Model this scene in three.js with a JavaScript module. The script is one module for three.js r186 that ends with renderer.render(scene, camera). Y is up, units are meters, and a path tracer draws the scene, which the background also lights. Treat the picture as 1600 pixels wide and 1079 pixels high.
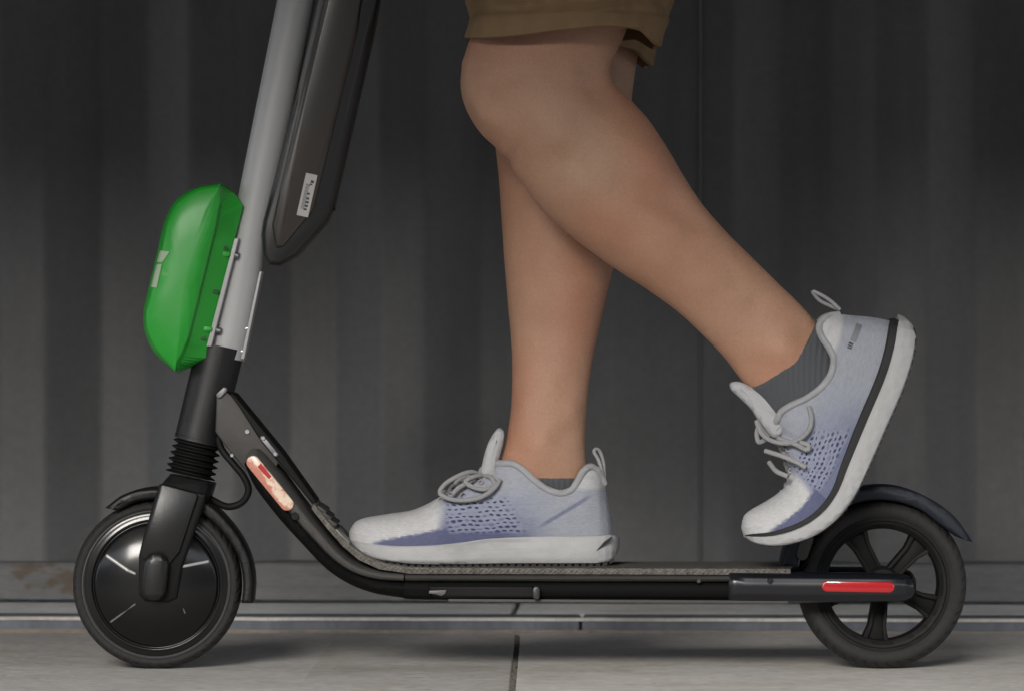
import * as THREE from 'three';
import { mergeGeometries, mergeVertices, toCreasedNormals } from 'three/addons/utils/BufferGeometryUtils.js';
import { RoundedBoxGeometry } from 'three/addons/geometries/RoundedBoxGeometry.js';

// ---------------------------------------------------------------- camera, sky, sun, exposure
const S = 0.000758;                 // metres per drawing unit of the side elevation
const DIST = 5.0;                   // camera to the scooter's middle plane
const CY = 503.5 * S;               // lens height
const scene = new THREE.Scene();
const camera = new THREE.PerspectiveCamera(2 * Math.atan(539.5 * S / DIST) * 180 / Math.PI, 1600 / 1079, 0.1, 600);
camera.position.set(0, CY, DIST);
camera.lookAt(0, CY, 0);
camera.focus = DIST - 0.03;
camera.userData.fStop = 7;

const renderer = new THREE.WebGLRenderer({ antialias: true });
renderer.toneMapping = THREE.LinearToneMapping;
renderer.toneMappingExposure = 2.95;
renderer.shadowMap.enabled = true;

{ // an even, bright overcast sky
  const w = 128, h = 64, d = new Float32Array(w * h * 4);
  for (let j = 0; j < h; j++) for (let i = 0; i < w; i++) {
    const el = ((j + 0.5) / h - 0.5) * Math.PI, s = Math.max(0, Math.sin(el));
    const L = 0.52 + 0.34 * s, k = (j * w + i) * 4;
    d[k] = 0.93 * L; d[k + 1] = 0.97 * L; d[k + 2] = 1.06 * L; d[k + 3] = 1;
  }
  const t = new THREE.DataTexture(d, w, h, THREE.RGBAFormat, THREE.FloatType);
  t.mapping = THREE.EquirectangularReflectionMapping; t.magFilter = t.minFilter = THREE.LinearFilter; t.needsUpdate = true;
  scene.background = t; scene.environment = t;
}
const sun = new THREE.DirectionalLight(new THREE.Color(1, 0.95, 0.88), 1.35);
{
  const el = 22 * Math.PI / 180, az = -15 * Math.PI / 180;     // from the front, to the left
  sun.position.set(12 * Math.cos(el) * Math.sin(az), 12 * Math.sin(el), 12 * Math.cos(el) * Math.cos(az));
  sun.castShadow = true; sun.shadow.radius = 40; sun.shadow.mapSize.set(2048, 2048);
  const c = sun.shadow.camera; c.left = c.bottom = -4; c.right = c.top = 4; c.near = 1; c.far = 30;
  scene.add(sun, sun.target);
}

const AW = { y0: 2.6, y1: 1.58, z1: 2.55 };                    // the awning that shades the upper part of the view
// ---------------------------------------------------------------- helpers
let seed = 20240611;
const rnd = () => { seed = (seed * 1664525 + 1013904223) >>> 0; return seed / 4294967296; };
const V3 = (x, y, z) => new THREE.Vector3(x, y, z);
const clamp = (x, a, b) => Math.min(b, Math.max(a, x));
const mix = (a, b, t) => a + (b - a) * t;
const sst = (a, b, x) => { const t = clamp((x - a) / (b - a), 0, 1); return t * t * (3 - 2 * t); };
// a point of the side elevation, drawn for the plane at depth z
const at = (px, py, z = 0) => { const k = (DIST - z) / DIST; return V3((px - 800) * S * k, CY + ((1043 - py) * S - CY) * k, z); };
function obj(name, geo, mat, parent = scene) {
  const m = new THREE.Mesh(geo, mat); m.name = name; m.castShadow = m.receiveShadow = true; parent.add(m); return m;
}
function grp(name, parent = scene) { const g = new THREE.Group(); g.name = name; parent.add(g); return g; }
function tag(o, label, category, group) { Object.assign(o.userData, { label, category }); if (group) o.userData.group = group; return o; }
function struct(o) { o.userData.kind = 'structure'; return o; }
const lin = (r, g, b) => new THREE.Color().setRGB(r, g, b);
const std = (c, rough = 0.5, metal = 0, extra = {}) => new THREE.MeshStandardMaterial({ color: c, roughness: rough, metalness: metal, ...extra });
const phy = (c, rough, extra) => new THREE.MeshPhysicalMaterial({ color: c, roughness: rough, ...extra });

// noise: lattice value noise, optionally periodic
const HT = new Float32Array(65536); for (let i = 0; i < 65536; i++) HT[i] = rnd();
const hsh = (x, y, z = 0) => HT[(((x * 73856093) ^ (y * 19349663) ^ (z * 83492791)) >>> 0) & 65535];
function vn(x, y, per = 0, z = 0) {
  const xi = Math.floor(x), yi = Math.floor(y), fx = x - xi, fy = y - yi;
  const w = per ? (a) => ((a % per) + per) % per : (a) => a;
  const u = fx * fx * (3 - 2 * fx), v = fy * fy * (3 - 2 * fy);
  return mix(mix(hsh(w(xi), w(yi), z), hsh(w(xi + 1), w(yi), z), u), mix(hsh(w(xi), w(yi + 1), z), hsh(w(xi + 1), w(yi + 1), z), u), v);
}
function fbm(x, y, oct = 4, per = 0, z = 0) { let s = 0, a = 0.5, n = 0; for (let o = 0; o < oct; o++) { s += a * vn(x, y, per, z + o); n += a; a *= 0.5; x *= 2; y *= 2; per *= 2; } return s / n; }
function vn3(x, y, z) { const zi = Math.floor(z), f = z - zi, u = f * f * (3 - 2 * f); return mix(vn(x, y, 0, zi), vn(x, y, 0, zi + 1), u); }
function tex(w, h, fn, srgb = true, wrap = true) {          // fn(u, v) -> [r, g, b] 0..1 (sRGB values if srgb)
  const d = new Uint8Array(w * h * 4);
  for (let j = 0; j < h; j++) for (let i = 0; i < w; i++) {
    const c = fn((i + 0.5) / w, (j + 0.5) / h), k = (j * w + i) * 4;
    d[k] = clamp(c[0], 0, 1) * 255; d[k + 1] = clamp(c[1], 0, 1) * 255; d[k + 2] = clamp(c[2], 0, 1) * 255; d[k + 3] = 255;
  }
  const t = new THREE.DataTexture(d, w, h, THREE.RGBAFormat); t.magFilter = THREE.LinearFilter; t.minFilter = THREE.LinearMipmapLinearFilter; t.generateMipmaps = true;
  if (wrap) t.wrapS = t.wrapT = THREE.RepeatWrapping;
  if (srgb) t.colorSpace = THREE.SRGBColorSpace; t.needsUpdate = true; return t;
}
const gtex = (w, h, fn, wrap = true) => tex(w, h, (u, v) => { const g = fn(u, v); return [g, g, g]; }, false, wrap);
const rep = (t, x, y) => { const c = t.clone(); c.repeat.set(x, y); c.needsUpdate = true; return c; };
// smooth table lookup: rows [t, v...]
function curveTable(rows) {
  return (t, c = 1) => {
    const n = rows.length; if (t <= rows[0][0]) return rows[0][c]; if (t >= rows[n - 1][0]) return rows[n - 1][c];
    let i = 0; while (t > rows[i + 1][0]) i++;
    const [t0, t1] = [rows[i][0], rows[i + 1][0]], p0 = rows[i][c], p1 = rows[i + 1][c], dt = t1 - t0, dl = (p1 - p0) / dt;
    const dm = i > 0 ? (p0 - rows[i - 1][c]) / (t0 - rows[i - 1][0]) : dl, dp = i < n - 2 ? (rows[i + 2][c] - p1) / (rows[i + 2][0] - t1) : dl;
    const sl = (a, b) => (a * b <= 0 ? 0 : 2 * a * b / (a + b));
    const m0 = sl(dm, dl) * dt, m1 = sl(dl, dp) * dt, u = (t - t0) / dt, u2 = u * u, u3 = u2 * u;
    return (2 * u3 - 3 * u2 + 1) * p0 + (u3 - 2 * u2 + u) * m0 + (3 * u2 - 2 * u3) * p1 + (u3 - u2) * m1;
  };
}
// a grid of points -> geometry; uvf(i, j) gives uv
function gridGeo(rows, uvs, closeJ = false) {
  const n = rows.length, m = rows[0].length, pos = [], uv = [], idx = [];
  for (let i = 0; i < n; i++) for (let j = 0; j < m; j++) { const p = rows[i][j]; pos.push(p.x, p.y, p.z); const q = uvs ? uvs[i][j] : [i / (n - 1), j / (m - 1)]; uv.push(q[0], q[1]); }
  const mm = closeJ ? m : m - 1;
  for (let i = 0; i < n - 1; i++) for (let j = 0; j < mm; j++) {
    const a = i * m + j, b = i * m + (j + 1) % m, c = a + m, d = b + m; idx.push(a, c, b, b, c, d);
  }
  const g = new THREE.BufferGeometry();
  g.setAttribute('position', new THREE.Float32BufferAttribute(pos, 3)); g.setAttribute('uv', new THREE.Float32BufferAttribute(uv, 2)); g.setIndex(idx); g.computeVertexNormals(); return g;
}
// extrude an outline of the side elevation from depth z0 to z1 (z1 nearer), with rounded edges
function ext(pts, z0, z1, bevel = 0.0015, seg = 3, smooth = false) {
  let q = pts.map(([x, y]) => { const p = at(x, y, z1); return new THREE.Vector2(p.x, p.y); });
  if (smooth) q = new THREE.CatmullRomCurve3(q.map((p) => V3(p.x, p.y, 0)), true, 'centripetal').getPoints(pts.length * 8).map((p) => new THREE.Vector2(p.x, p.y));
  const sh = new THREE.Shape(q), b = Math.min(bevel, (z1 - z0) * 0.49);
  const g = new THREE.ExtrudeGeometry(sh, { depth: z1 - z0 - 2 * b, bevelEnabled: b > 0, bevelThickness: b, bevelSize: b, bevelOffset: -b, bevelSegments: seg, curveSegments: 16 });
  g.translate(0, 0, z0 + b); return toCreasedNormals(g, 0.6);
}
// capsule outline between two points of the elevation
function capsule(x0, y0, x1, y1, r, n = 10) {
  const a = Math.atan2(y1 - y0, x1 - x0), o = [];
  for (let i = 0; i <= n; i++) { const f = a - Math.PI / 2 + Math.PI * i / n; o.push([x1 + r * Math.cos(f), y1 + r * Math.sin(f)]); }
  for (let i = 0; i <= n; i++) { const f = a + Math.PI / 2 + Math.PI * i / n; o.push([x0 + r * Math.cos(f), y0 + r * Math.sin(f)]); }
  return o;
}
const tube = (pts, r, seg = 40, rs = 8, closed = false) => new THREE.TubeGeometry(new THREE.CatmullRomCurve3(pts, closed, 'centripetal'), seg, r, rs, closed);
function rod(a, b, r0, r1 = r0, rs = 28, open = false) {
  const d = b.clone().sub(a), g = new THREE.CylinderGeometry(r1, r0, d.length(), rs, 1, open);
  g.applyQuaternion(new THREE.Quaternion().setFromUnitVectors(V3(0, 1, 0), d.clone().normalize())); g.translate((a.x + b.x) / 2, (a.y + b.y) / 2, (a.z + b.z) / 2); return g;
}
function lathe(profile, seg = 72) { // profile [r, z] pairs, turned round the z axis
  const g = new THREE.LatheGeometry(profile.map(([r, z]) => new THREE.Vector2(r, z)), seg); g.rotateX(Math.PI / 2); return toCreasedNormals(g, 0.55);
}
// head of a small screw facing the camera
const screw = (px, py, z, r) => { const g = new THREE.CylinderGeometry(r * 0.8, r, r * 0.9, 14); g.rotateX(Math.PI / 2); const p = at(px, py, z); g.translate(p.x, p.y, p.z); return g; };

// ---------------------------------------------------------------- surface textures
const concTex = tex(1024, 1024, (u, v) => {
  const big = fbm(u * 5, v * 5, 4, 5, 11), mid = fbm(u * 22, v * 22, 4, 22, 31), fine = fbm(u * 170, v * 170, 2, 170, 51);
  const st = sst(0.50, 0.72, fbm(u * 4 + 0.3, v * 9, 4, 0, 71) * 0.6 + mid * 0.4);
  let g = 0.755 + 0.06 * (big - 0.5) + 0.10 * (mid - 0.5) + 0.10 * (fine - 0.5);
  const pit = vn(u * 210, v * 210, 210, 91) > 0.93 ? 0.07 : 0; g -= pit;
  g -= 0.09 * st;
  return [g * 1.0, g * (0.985 - 0.012 * st), g * (0.965 - 0.045 * st)];
});
const concBump = gtex(512, 512, (u, v) => 0.5 * fbm(u * 90, v * 90, 3, 90, 13) + 0.35 * fbm(u * 14, v * 14, 3, 14, 17) + (vn(u * 120, v * 120, 120, 19) > 0.9 ? -0.2 : 0.1));
const concrete = std(new THREE.Color(1, 1, 1), 0.9, 0, { map: concTex, bumpMap: concBump, bumpScale: 0.002 });
const sillMat = std(lin(0.93, 0.98, 1.03), 0.85, 0, { map: concTex, bumpMap: concBump, bumpScale: 0.002 });
const kerbTex = tex(512, 256, (u, v) => { const g = 0.40 + 0.12 * (fbm(u * 24, v * 12, 4, 0, 5) - 0.5) + 0.06 * (fbm(u * 150, v * 75, 2, 0, 6) - 0.5); return [g * 0.93, g * 0.98, g * 1.06]; });
const kerbMat = std(new THREE.Color(1, 1, 1), 0.8, 0, { map: kerbTex, bumpMap: concBump, bumpScale: 0.001 });
const mortarTex = tex(512, 128, (u, v) => { const n = fbm(u * 60, v * 14, 3, 0, 8), g = 0.74 + 0.2 * (n - 0.5) + 0.12 * (vn(u * 300, v * 70, 0, 9) - 0.5); return [g * 1.03, g * 0.94, g * 0.85]; });
const mortarMat = std(new THREE.Color(1, 1, 1), 0.95, 0, { map: mortarTex, bumpMap: concBump, bumpScale: 0.003 });
const paintTex = tex(1024, 1024, (u, v) => {
  const a = fbm(u * 6, v * 6, 4, 6, 21), st = fbm(u * 60, v * 4, 3, 0, 23), f = fbm(u * 180, v * 180, 2, 180, 25);
  let g = 0.372 + 0.07 * (a - 0.5) + 0.04 * (st - 0.5) + 0.03 * (f - 0.5);
  return [g, g * 1.0, g * 1.01];
});
const paintBump = gtex(512, 512, (u, v) => 0.6 * fbm(u * 10, v * 10, 3, 10, 27) + 0.4 * fbm(u * 120, v * 120, 2, 120, 29));
const paint = std(new THREE.Color(1, 1, 1), 0.5, 0, { map: paintTex, bumpMap: paintBump, bumpScale: 0.0012 });
const railTex = tex(1024, 64, (u, v) => {
  const x = (u - 0.5) * 3, n = fbm(u * 90, v * 6, 4, 0, 33);
  let g = 0.375 + 0.06 * (n - 0.5) + 0.05 * (fbm(u * 400, v * 30, 2, 0, 35) - 0.5), r = g, gg = g, b = g * 1.01;
  const rust = sst(0.34, 0.62, fbm(u * 130, v * 5, 3, 0, 37) - 2.6 * Math.abs(x + 0.635) - 0.3 * Math.abs(v - 0.75) + 0.12);
  r = mix(r, 0.30, rust); gg = mix(gg, 0.25, rust); b = mix(b, 0.20, rust);
  return [r, gg, b];
});
const railMat = std(new THREE.Color(1, 1, 1), 0.5, 0, { map: railTex, bumpMap: paintBump, bumpScale: 0.0008 });

// ---------------------------------------------------------------- ground
const uvScale = (g, k, ax = 'x', ay = 'z', ox = 0, oy = 0) => { const p = g.attributes.position, u = g.attributes.uv; for (let i = 0; i < p.count; i++) { const v = { x: p.getX(i), y: p.getY(i), z: p.getZ(i) }; u.setXY(i, v[ax] * k + ox, v[ay] * k + oy); } return g; };
const YAW = -0.035;                                    // the container stands a little askew to the scooter
const place = grp('pavement'); struct(place); place.rotation.y = YAW;
{
  const g = new THREE.PlaneGeometry(400, 400); g.rotateX(-Math.PI / 2); g.translate(0, -0.12, 0);
  const asph = tex(512, 512, (u, v) => { const q = 0.27 + 0.10 * (fbm(u * 90, v * 90, 3, 90, 181) - 0.5) + 0.05 * (fbm(u * 6, v * 6, 3, 6, 183) - 0.5); return [q, q, q * 1.01]; });
  struct(obj('road', uvScale(g, 0.5), std(new THREE.Color(1, 1, 1), 0.95, 0, { map: asph, bumpMap: concBump, bumpScale: 0.004 })));
  // slabs, parted by an open joint with grit in it
  const jx = 0.003, jw = 0.0032, zb = -0.605;
  const slab = (x0, x1, o) => { const q = toCreasedNormals(new RoundedBoxGeometry(x1 - x0, 0.16, 1.0 - zb, 3, 0.003), 0.5); q.translate((x0 + x1) / 2, -0.08, (1.0 - zb) / 2 + zb); return uvScale(q, 0.55, 'x', 'z', o, o * 0.7); };
  const lean = (m) => { m.rotation.y = 0.035 - 0.008; return m; };
  lean(obj('slab', slab(-6, jx - jw, 0.13), concrete, place)); lean(obj('slab', slab(jx + jw, 6, 0.52), concrete, place));
  const grit = []; for (let i = 0; i < 260; i++) { const s = 0.0012 + 0.0022 * rnd(), q = new THREE.IcosahedronGeometry(s, 0); q.scale(1, 0.7, 1.2); q.rotateY(rnd() * 6); q.translate(jx + (rnd() - 0.5) * 0.0055, -0.004 + 0.002 * rnd(), zb + 0.01 + rnd() * 1.0); grit.push(q); }
  const gm = lean(obj('joint_grit', mergeGeometries(grit), std(lin(0.10, 0.09, 0.08), 1), place)); gm.userData.kind = 'stuff';
  const jf = new THREE.BoxGeometry(0.0062, 0.1, 1.59); jf.translate(jx, -0.0545, 1.59 / 2 + zb); lean(obj('joint', jf, std(lin(0.06, 0.052, 0.045), 1), place));
  // bedding strip, kerb stones, sill slabs
  const ms = new THREE.BoxGeometry(12, 0.03, 0.10, 360, 1, 3); { const p = ms.attributes.position; for (let i = 0; i < p.count; i++) if (p.getY(i) > 0) p.setY(i, 0.0143 + 0.0025 * (fbm(p.getX(i) * 30, p.getZ(i) * 30, 3, 0, 3) - 0.5)); } ms.translate(0, -0.0158, -0.64); ms.computeVertexNormals();
  obj('bedding_strip', uvScale(ms, 1.2), mortarMat, place);
  const kj = 0.069, KH = 0.0145;
  const kerb = (x0, x1) => { const q = toCreasedNormals(new RoundedBoxGeometry(x1 - x0, 0.05, 0.10, 3, 0.0042), 0.5); q.translate((x0 + x1) / 2, KH - 0.025, -0.73); return uvScale(q, 1, 'x', 'y', 0, 0.5); };
  for (const [a, b] of [[-6, -1.507], [-1.505, kj - 0.0018], [kj + 0.0012, 1.62], [1.622, 6]]) obj('kerb_stone', kerb(a, b), kerbMat, place);
  const bead = new THREE.BoxGeometry(12, 0.0042, 0.016, 400, 2, 2); { const p = bead.attributes.position; for (let i = 0; i < p.count; i++) { const n = fbm(p.getX(i) * 22 + 9, p.getY(i) * 60, 3, 0, 4) - 0.5; p.setY(i, p.getY(i) + 0.0012 * n); p.setZ(i, p.getZ(i) + 0.002 * n); } } bead.translate(0, KH - 0.0012, -0.6855); bead.computeVertexNormals(); obj('edge_bead', uvScale(bead, 1.2), std(lin(1.0, 1.0, 1.0), 0.95, 0, { map: concTex, bumpMap: concBump, bumpScale: 0.002 }), place);
  const sj = -0.027;
  const sill = (x0, x1) => { const q = toCreasedNormals(new RoundedBoxGeometry(x1 - x0, 0.05, 2.2, 3, 0.003), 0.5); q.translate((x0 + x1) / 2, KH - 0.0252, -0.781 - 1.1); return uvScale(q, 0.6, 'x', 'z', 0.3, 0); };
  for (const [a, b] of [[-6, sj - 0.0035], [sj + 0.0035, 6]]) obj('sill_slab', sill(a, b), sillMat, place);
}

// ---------------------------------------------------------------- container wall
const wall = grp('shipping_container'); tag(wall, 'dark grey corrugated steel container side standing behind the scooter', 'container');
wall.rotation.y = YAW;
{
  const K = S * 1.2, X = (p) => (p - 800) * K - 0.036, zo = -1.018, zi = zo - 0.036, top = 2.6, bot = 0.03;
  // fold line: [position along the wall, depth]; flat, fold back, flat, fold forward
  const fold = (pairs, half) => {
    const rows = [], N = 60;
    const pl = []; for (let i = 0; i < pairs.length; i++) pl.push(V3(X(pairs[i][0]), 0, pairs[i][1] ? zi : zo));
    // round every fold over 7 mm
    const line = [pl[0]];
    for (let i = 1; i < pl.length - 1; i++) { const a = pl[i - 1].clone().sub(pl[i]).setLength(0.007), b = pl[i + 1].clone().sub(pl[i]).setLength(0.007); for (let k = 0; k <= 4; k++) { const t = k / 4; line.push(pl[i].clone().addScaledVector(a, (1 - t) * (1 - t)).addScaledVector(b, t * t)); } }
    line.push(pl[pl.length - 1]);
    const fine = []; for (let i = 0; i < line.length - 1; i++) { const n = Math.max(1, Math.round(line[i].distanceTo(line[i + 1]) / 0.02)); for (let k = 0; k < n; k++) fine.push(line[i].clone().lerp(line[i + 1], k / n)); } fine.push(line[line.length - 1]);
    const uvs = [];
    for (let j = 0; j <= N; j++) { const y = mix(bot, top, Math.pow(j / N, 1.3)); rows.push(fine.map((p) => V3(p.x, y, p.z + 0.0022 * (fbm(p.x * 5, y * 4, 3, 0, 41) - 0.5)))); uvs.push(fine.map((p) => [p.x * 0.7, y * 0.7])); }
    const g = gridGeo(rows, uvs); return g;
  };
  const left = []; for (let p = 65 - 300 * 20; p < 1090; p += 300) { left.push([p, 0], [p + 82, 1], [p + 156, 1], [p + 228, 0]); }
  while (left.length && left[left.length - 1][0] > 920) left.pop();
  left.push([1094, 0]);
  const right = [[1097, 0]]; for (let p = 1146; p < 7600; p += 304) right.push([p, 0], [p + 76, 1], [p + 153, 1], [p + 226, 0]);
  obj('corrugated_panel', fold(left), paint, wall); obj('corrugated_panel', fold(right), paint, wall);
  const seam = new RoundedBoxGeometry(0.006, top - bot, 0.004, 2, 0.0015); seam.translate(X(1095.5), (top + bot) / 2, zo + 0.0005); obj('weld_seam', seam, paint, wall);
  // rails
  const railGeo = (y0, y1, z1, ch) => { const prof = [[-0.06, y0], [0, y0], [0, y1 - ch], [-ch * 0.35, y1 - ch * 0.3], [-ch * 1.3, y1], [-0.06, y1 + 0.001]]; const rows = [], uvs = []; for (let i = 0; i <= 60; i++) { const x = mix(-6, 6, i / 60); rows.push(prof.map(([d, y]) => V3(x, y, z1 + d))); uvs.push(prof.map(([d, y]) => [x / 3 + 0.5, clamp((y - y0) / (y1 - y0), 0, 1)])); } return toCreasedNormals(gridGeo(rows, uvs, true), 0.4); };
  obj('bottom_rail', railGeo(0.0205, 0.0735, -1.0, 0.006), railMat, wall);
  obj('top_rail', railGeo(2.6, 2.72, -1.0, 0.006), railMat, wall);
  const back = new THREE.BoxGeometry(12, 2.55, 0.05); back.translate(0, 1.32, -1.25); obj('back_wall', back, paint, wall);
}

// ---------------------------------------------------------------- awning over the walkway, above the frame
{
  const a = grp('awning'); tag(a, 'grey fabric awning fixed to the container above the scooter', 'awning'); a.rotation.y = YAW;
  const y0 = AW.y0, y1 = AW.y1, z0 = -1.0, z1 = AW.z1, L = Math.hypot(y0 - y1, z1 - z0), g = new RoundedBoxGeometry(12, 0.012, L, 2, 0.004);
  g.rotateX(Math.atan2(y0 - y1, z1 - z0)); g.translate(0, (y0 + y1) / 2, (z0 + z1) / 2); obj('cover', g, std(lin(0.09, 0.09, 0.095), 0.9), a);
  const v = new RoundedBoxGeometry(12, 0.12, 0.012, 2, 0.004); v.translate(0, y1 - 0.045, z1 + 0.004); obj('valance', v, std(lin(0.09, 0.09, 0.095), 0.9), a);
  for (const x of [-5.6, 5.6]) obj('arm', rod(V3(x, y0 - 0.5, z0), V3(x, y1 - 0.02, z1 - 0.05), 0.015), std(lin(0.3, 0.3, 0.3), 0.4, 0.6), a);
}

// ---------------------------------------------------------------- the building across the street, behind the camera
{
  const b = grp('building'); tag(b, 'flat roofed grey rendered building across the street', 'building');
  const wm = std(lin(0.16, 0.155, 0.15), 0.9), gl = phy(lin(0.02, 0.022, 0.025), 0.1, {});
  const w = new THREE.BoxGeometry(70, 3.6, 8); w.translate(0, 1.7, 17); obj('wall', w, wm, b);
  const c = new THREE.BoxGeometry(70.3, 0.2, 8.3); c.translate(0, 3.7, 17); obj('parapet', c, wm, b);
  for (let i = 0; i < 16; i++) { const x = -26 + i * 3.4, y = 1.9; const fr = new THREE.BoxGeometry(1.5, 1.7, 0.1); fr.translate(x, y, 12.97); const o = obj('window', fr, std(lin(0.4, 0.4, 0.4), 0.6), b); const p = new THREE.BoxGeometry(1.34, 1.54, 0.02); p.translate(x, y, 12.915); obj('pane', p, gl, o); }
}

// ---------------------------------------------------------------- materials of the scooter
const grainB = gtex(256, 256, (u, v) => fbm(u * 64, v * 64, 3, 64, 61));
const matBlack = phy(lin(0.010, 0.010, 0.0105), 0.42, { specularIntensity: 0.6, bumpMap: rep(grainB, 12, 12), bumpScale: 0.00025 });
const satinBlack = phy(lin(0.012, 0.012, 0.0125), 0.32, { specularIntensity: 0.8, bumpMap: rep(grainB, 20, 20), bumpScale: 0.0001 });
const softBlack = phy(lin(0.006, 0.006, 0.006), 0.6, { specularIntensity: 0.4 });
const deepBlack = phy(lin(0.004, 0.004, 0.004), 0.75, { specularIntensity: 0.25 });
const gloss = phy(lin(0.003, 0.003, 0.0033), 0.4, { specularIntensity: 0.25, clearcoat: 0.7, clearcoatRoughness: 0.16 });
const smoke = phy(lin(0.042, 0.035, 0.029), 0.34, { clearcoat: 0.7, clearcoatRoughness: 0.18 });
const rubberTex = tex(256, 256, (u, v) => { const g = 0.115 + 0.06 * (fbm(u * 12, v * 12, 4, 12, 63) - 0.5) + 0.04 * (fbm(u * 90, v * 90, 2, 90, 64) - 0.5); return [g * 1.02, g, g * 0.97]; });
const rubber = std(new THREE.Color(1, 1, 1), 0.62, 0, { map: rep(rubberTex, 3, 1), bumpMap: rep(grainB, 16, 4), bumpScale: 0.0003 });
const plateTex = tex(256, 256, (u, v) => { const g = 0.21 + 0.05 * (fbm(u * 8, v * 8, 4, 8, 65) - 0.5); return [g * 1.05, g, g * 0.96]; });
const plateMat = std(new THREE.Color(1, 1, 1), 0.5, 0.1, { map: rep(plateTex, 8, 8), bumpMap: rep(grainB, 20, 20), bumpScale: 0.0002 });
const grayPod = phy(lin(0.052, 0.050, 0.047), 0.46, { specularIntensity: 0.8, bumpMap: rep(grainB, 20, 20), bumpScale: 0.0002 });
const white = phy(lin(0.42, 0.42, 0.425), 0.4, { bumpMap: rep(grainB, 6, 6), bumpScale: 0.00015 });
const steel = std(lin(0.55, 0.55, 0.56), 0.28, 0.9);
const steelDark = std(lin(0.20, 0.20, 0.21), 0.45, 0.8);
const greenTex = tex(256, 256, (u, v) => { const n = fbm(u * 7, v * 7, 4, 7, 67) - 0.5; return [0.14 + 0.05 * n, 0.61 + 0.04 * n, 0.19 + 0.05 * n]; });
const green = phy(new THREE.Color(1, 1, 1), 0.42, { map: rep(greenTex, 6, 6), clearcoat: 0.2, clearcoatRoughness: 0.35 });

// ---------------------------------------------------------------- the scooter
const sc = grp('electric_scooter'); tag(sc, 'black and white electric kick scooter with green box on its stem', 'scooter');
const FW = at(246, 911, 0), RW = at(1378, 911, 0), RAD = 0.1;

// tyre with cut tread, axis along z, centred on the origin
function tyreGeo(R, rin, hw, n = 360, cut = 0.0022, pitch = 44) {
  const rows = [], uvs = [], M = 30;
  for (let i = 0; i <= n; i++) {
    const th = i / n * Math.PI * 2, row = [], uv = [];
    for (let j = 0; j <= M; j++) {
      const a = mix(-1, 1, j / M) * 2.2, sx = Math.sign(Math.sin(a)) * Math.pow(Math.abs(Math.sin(a)), 0.75);
      let z = hw * sx * (Math.abs(a) > 1.57 ? mix(1, 0.9, (Math.abs(a) - 1.57) / 0.63) : 1);
      const ca = Math.cos(a); let r = ca > 0 ? R - (R - rin) * 0.55 * (1 - Math.pow(ca, 0.8)) : R - (R - rin) * 0.55 - (R - rin) * 0.45 * (-ca / 0.59);
      const q = z / hw; if (Math.abs(q) < 0.93 && ca > 0.1) { // slanted cuts that meet in a V
        const f = (((th / (Math.PI * 2)) * pitch + Math.abs(q) * 1.3) % 1 + 1) % 1, w = Math.abs(f - 0.5);
        if (Math.abs(q) > 0.22) r -= cut * (1 - sst(0.05, 0.1, w)); if (Math.abs(Math.abs(q) - 0.16) < 0.045) r -= cut;
      }
      row.push(V3(r * Math.cos(th), r * Math.sin(th), z)); uv.push([i / n * 8, j / M]);
    }
    rows.push(row); uvs.push(uv);
  }
  const g = gridGeo(rows, uvs); return g;
}
{ // front wheel: motor hub behind a glossy cover
  const w = grp('front_wheel', sc); w.position.copy(FW);
  obj('tyre', tyreGeo(RAD, 0.083, 0.0235), rubber, w);
  obj('rim', lathe([[0.0845, 0.0225], [0.0862, 0.0245], [0.0876, 0.0238], [0.0880, 0.0215], [0.0865, 0.0205]]), std(lin(0.07, 0.07, 0.07), 0.35, 0.2), w);
  const smoothLathe = (knots, seg) => { const c = new THREE.CatmullRomCurve3(knots.map(([r, z]) => V3(r, z, 0)), false, 'centripetal').getPoints(120), g = new THREE.LatheGeometry(c.map((p) => new THREE.Vector2(Math.max(p.x, 0.00005), p.y)), seg); g.rotateX(Math.PI / 2); return g; };
  obj('motor_cover', smoothLathe([[0.0856, 0.014], [0.0857, 0.019], [0.0852, 0.0222], [0.0835, 0.0230], [0.080, 0.0236], [0.0765, 0.0242], [0.0752, 0.0232], [0.0745, 0.0221], [0.0735, 0.0221], [0.0726, 0.0234], [0.0712, 0.0252], [0.066, 0.0278], [0.055, 0.0320], [0.04, 0.0358], [0.02, 0.0383], [0.006, 0.0389], [0.0001, 0.039]], 200), gloss, w);
  obj('motor_cover', lathe([[0.0856, -0.018], [0.083, -0.024], [0.06, -0.027], [0.0001, -0.029]], 72), gloss, w);
  const slat = (x0, y0, x1, y1, wd, m) => { const a = at(x0, y0, 0.03).sub(w.position), b = at(x1, y1, 0.03).sub(w.position); const zr = (p) => { const r = Math.hypot(p.x, p.y); return r > 0.066 ? 0.028 : r > 0.04 ? mix(0.0358, 0.028, (r - 0.04) / 0.026) : 0.0358; };
    a.z = zr(a) + 0.0005; b.z = zr(b) + 0.0005; const g = rod(a, b, wd, wd, 10); obj('slat', mergeGeometries([g.toNonIndexed(), new THREE.SphereGeometry(wd, 10, 8).translate(a.x, a.y, a.z).toNonIndexed(), new THREE.SphereGeometry(wd, 10, 8).translate(b.x, b.y, b.z).toNonIndexed()]), m, w); };
  const sm = std(lin(0.42, 0.42, 0.41), 0.35, 0.3), sm2 = std(lin(0.16, 0.16, 0.16), 0.35, 0.3);
  slat(167, 868, 200, 890, 0.0022, sm); slat(200, 890, 211, 895, 0.0019, sm); slat(286, 884, 324, 877, 0.0019, sm); slat(173, 971, 211, 943, 0.0012, sm2); slat(278, 928, 289, 957, 0.0008, sm2);
}
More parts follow.
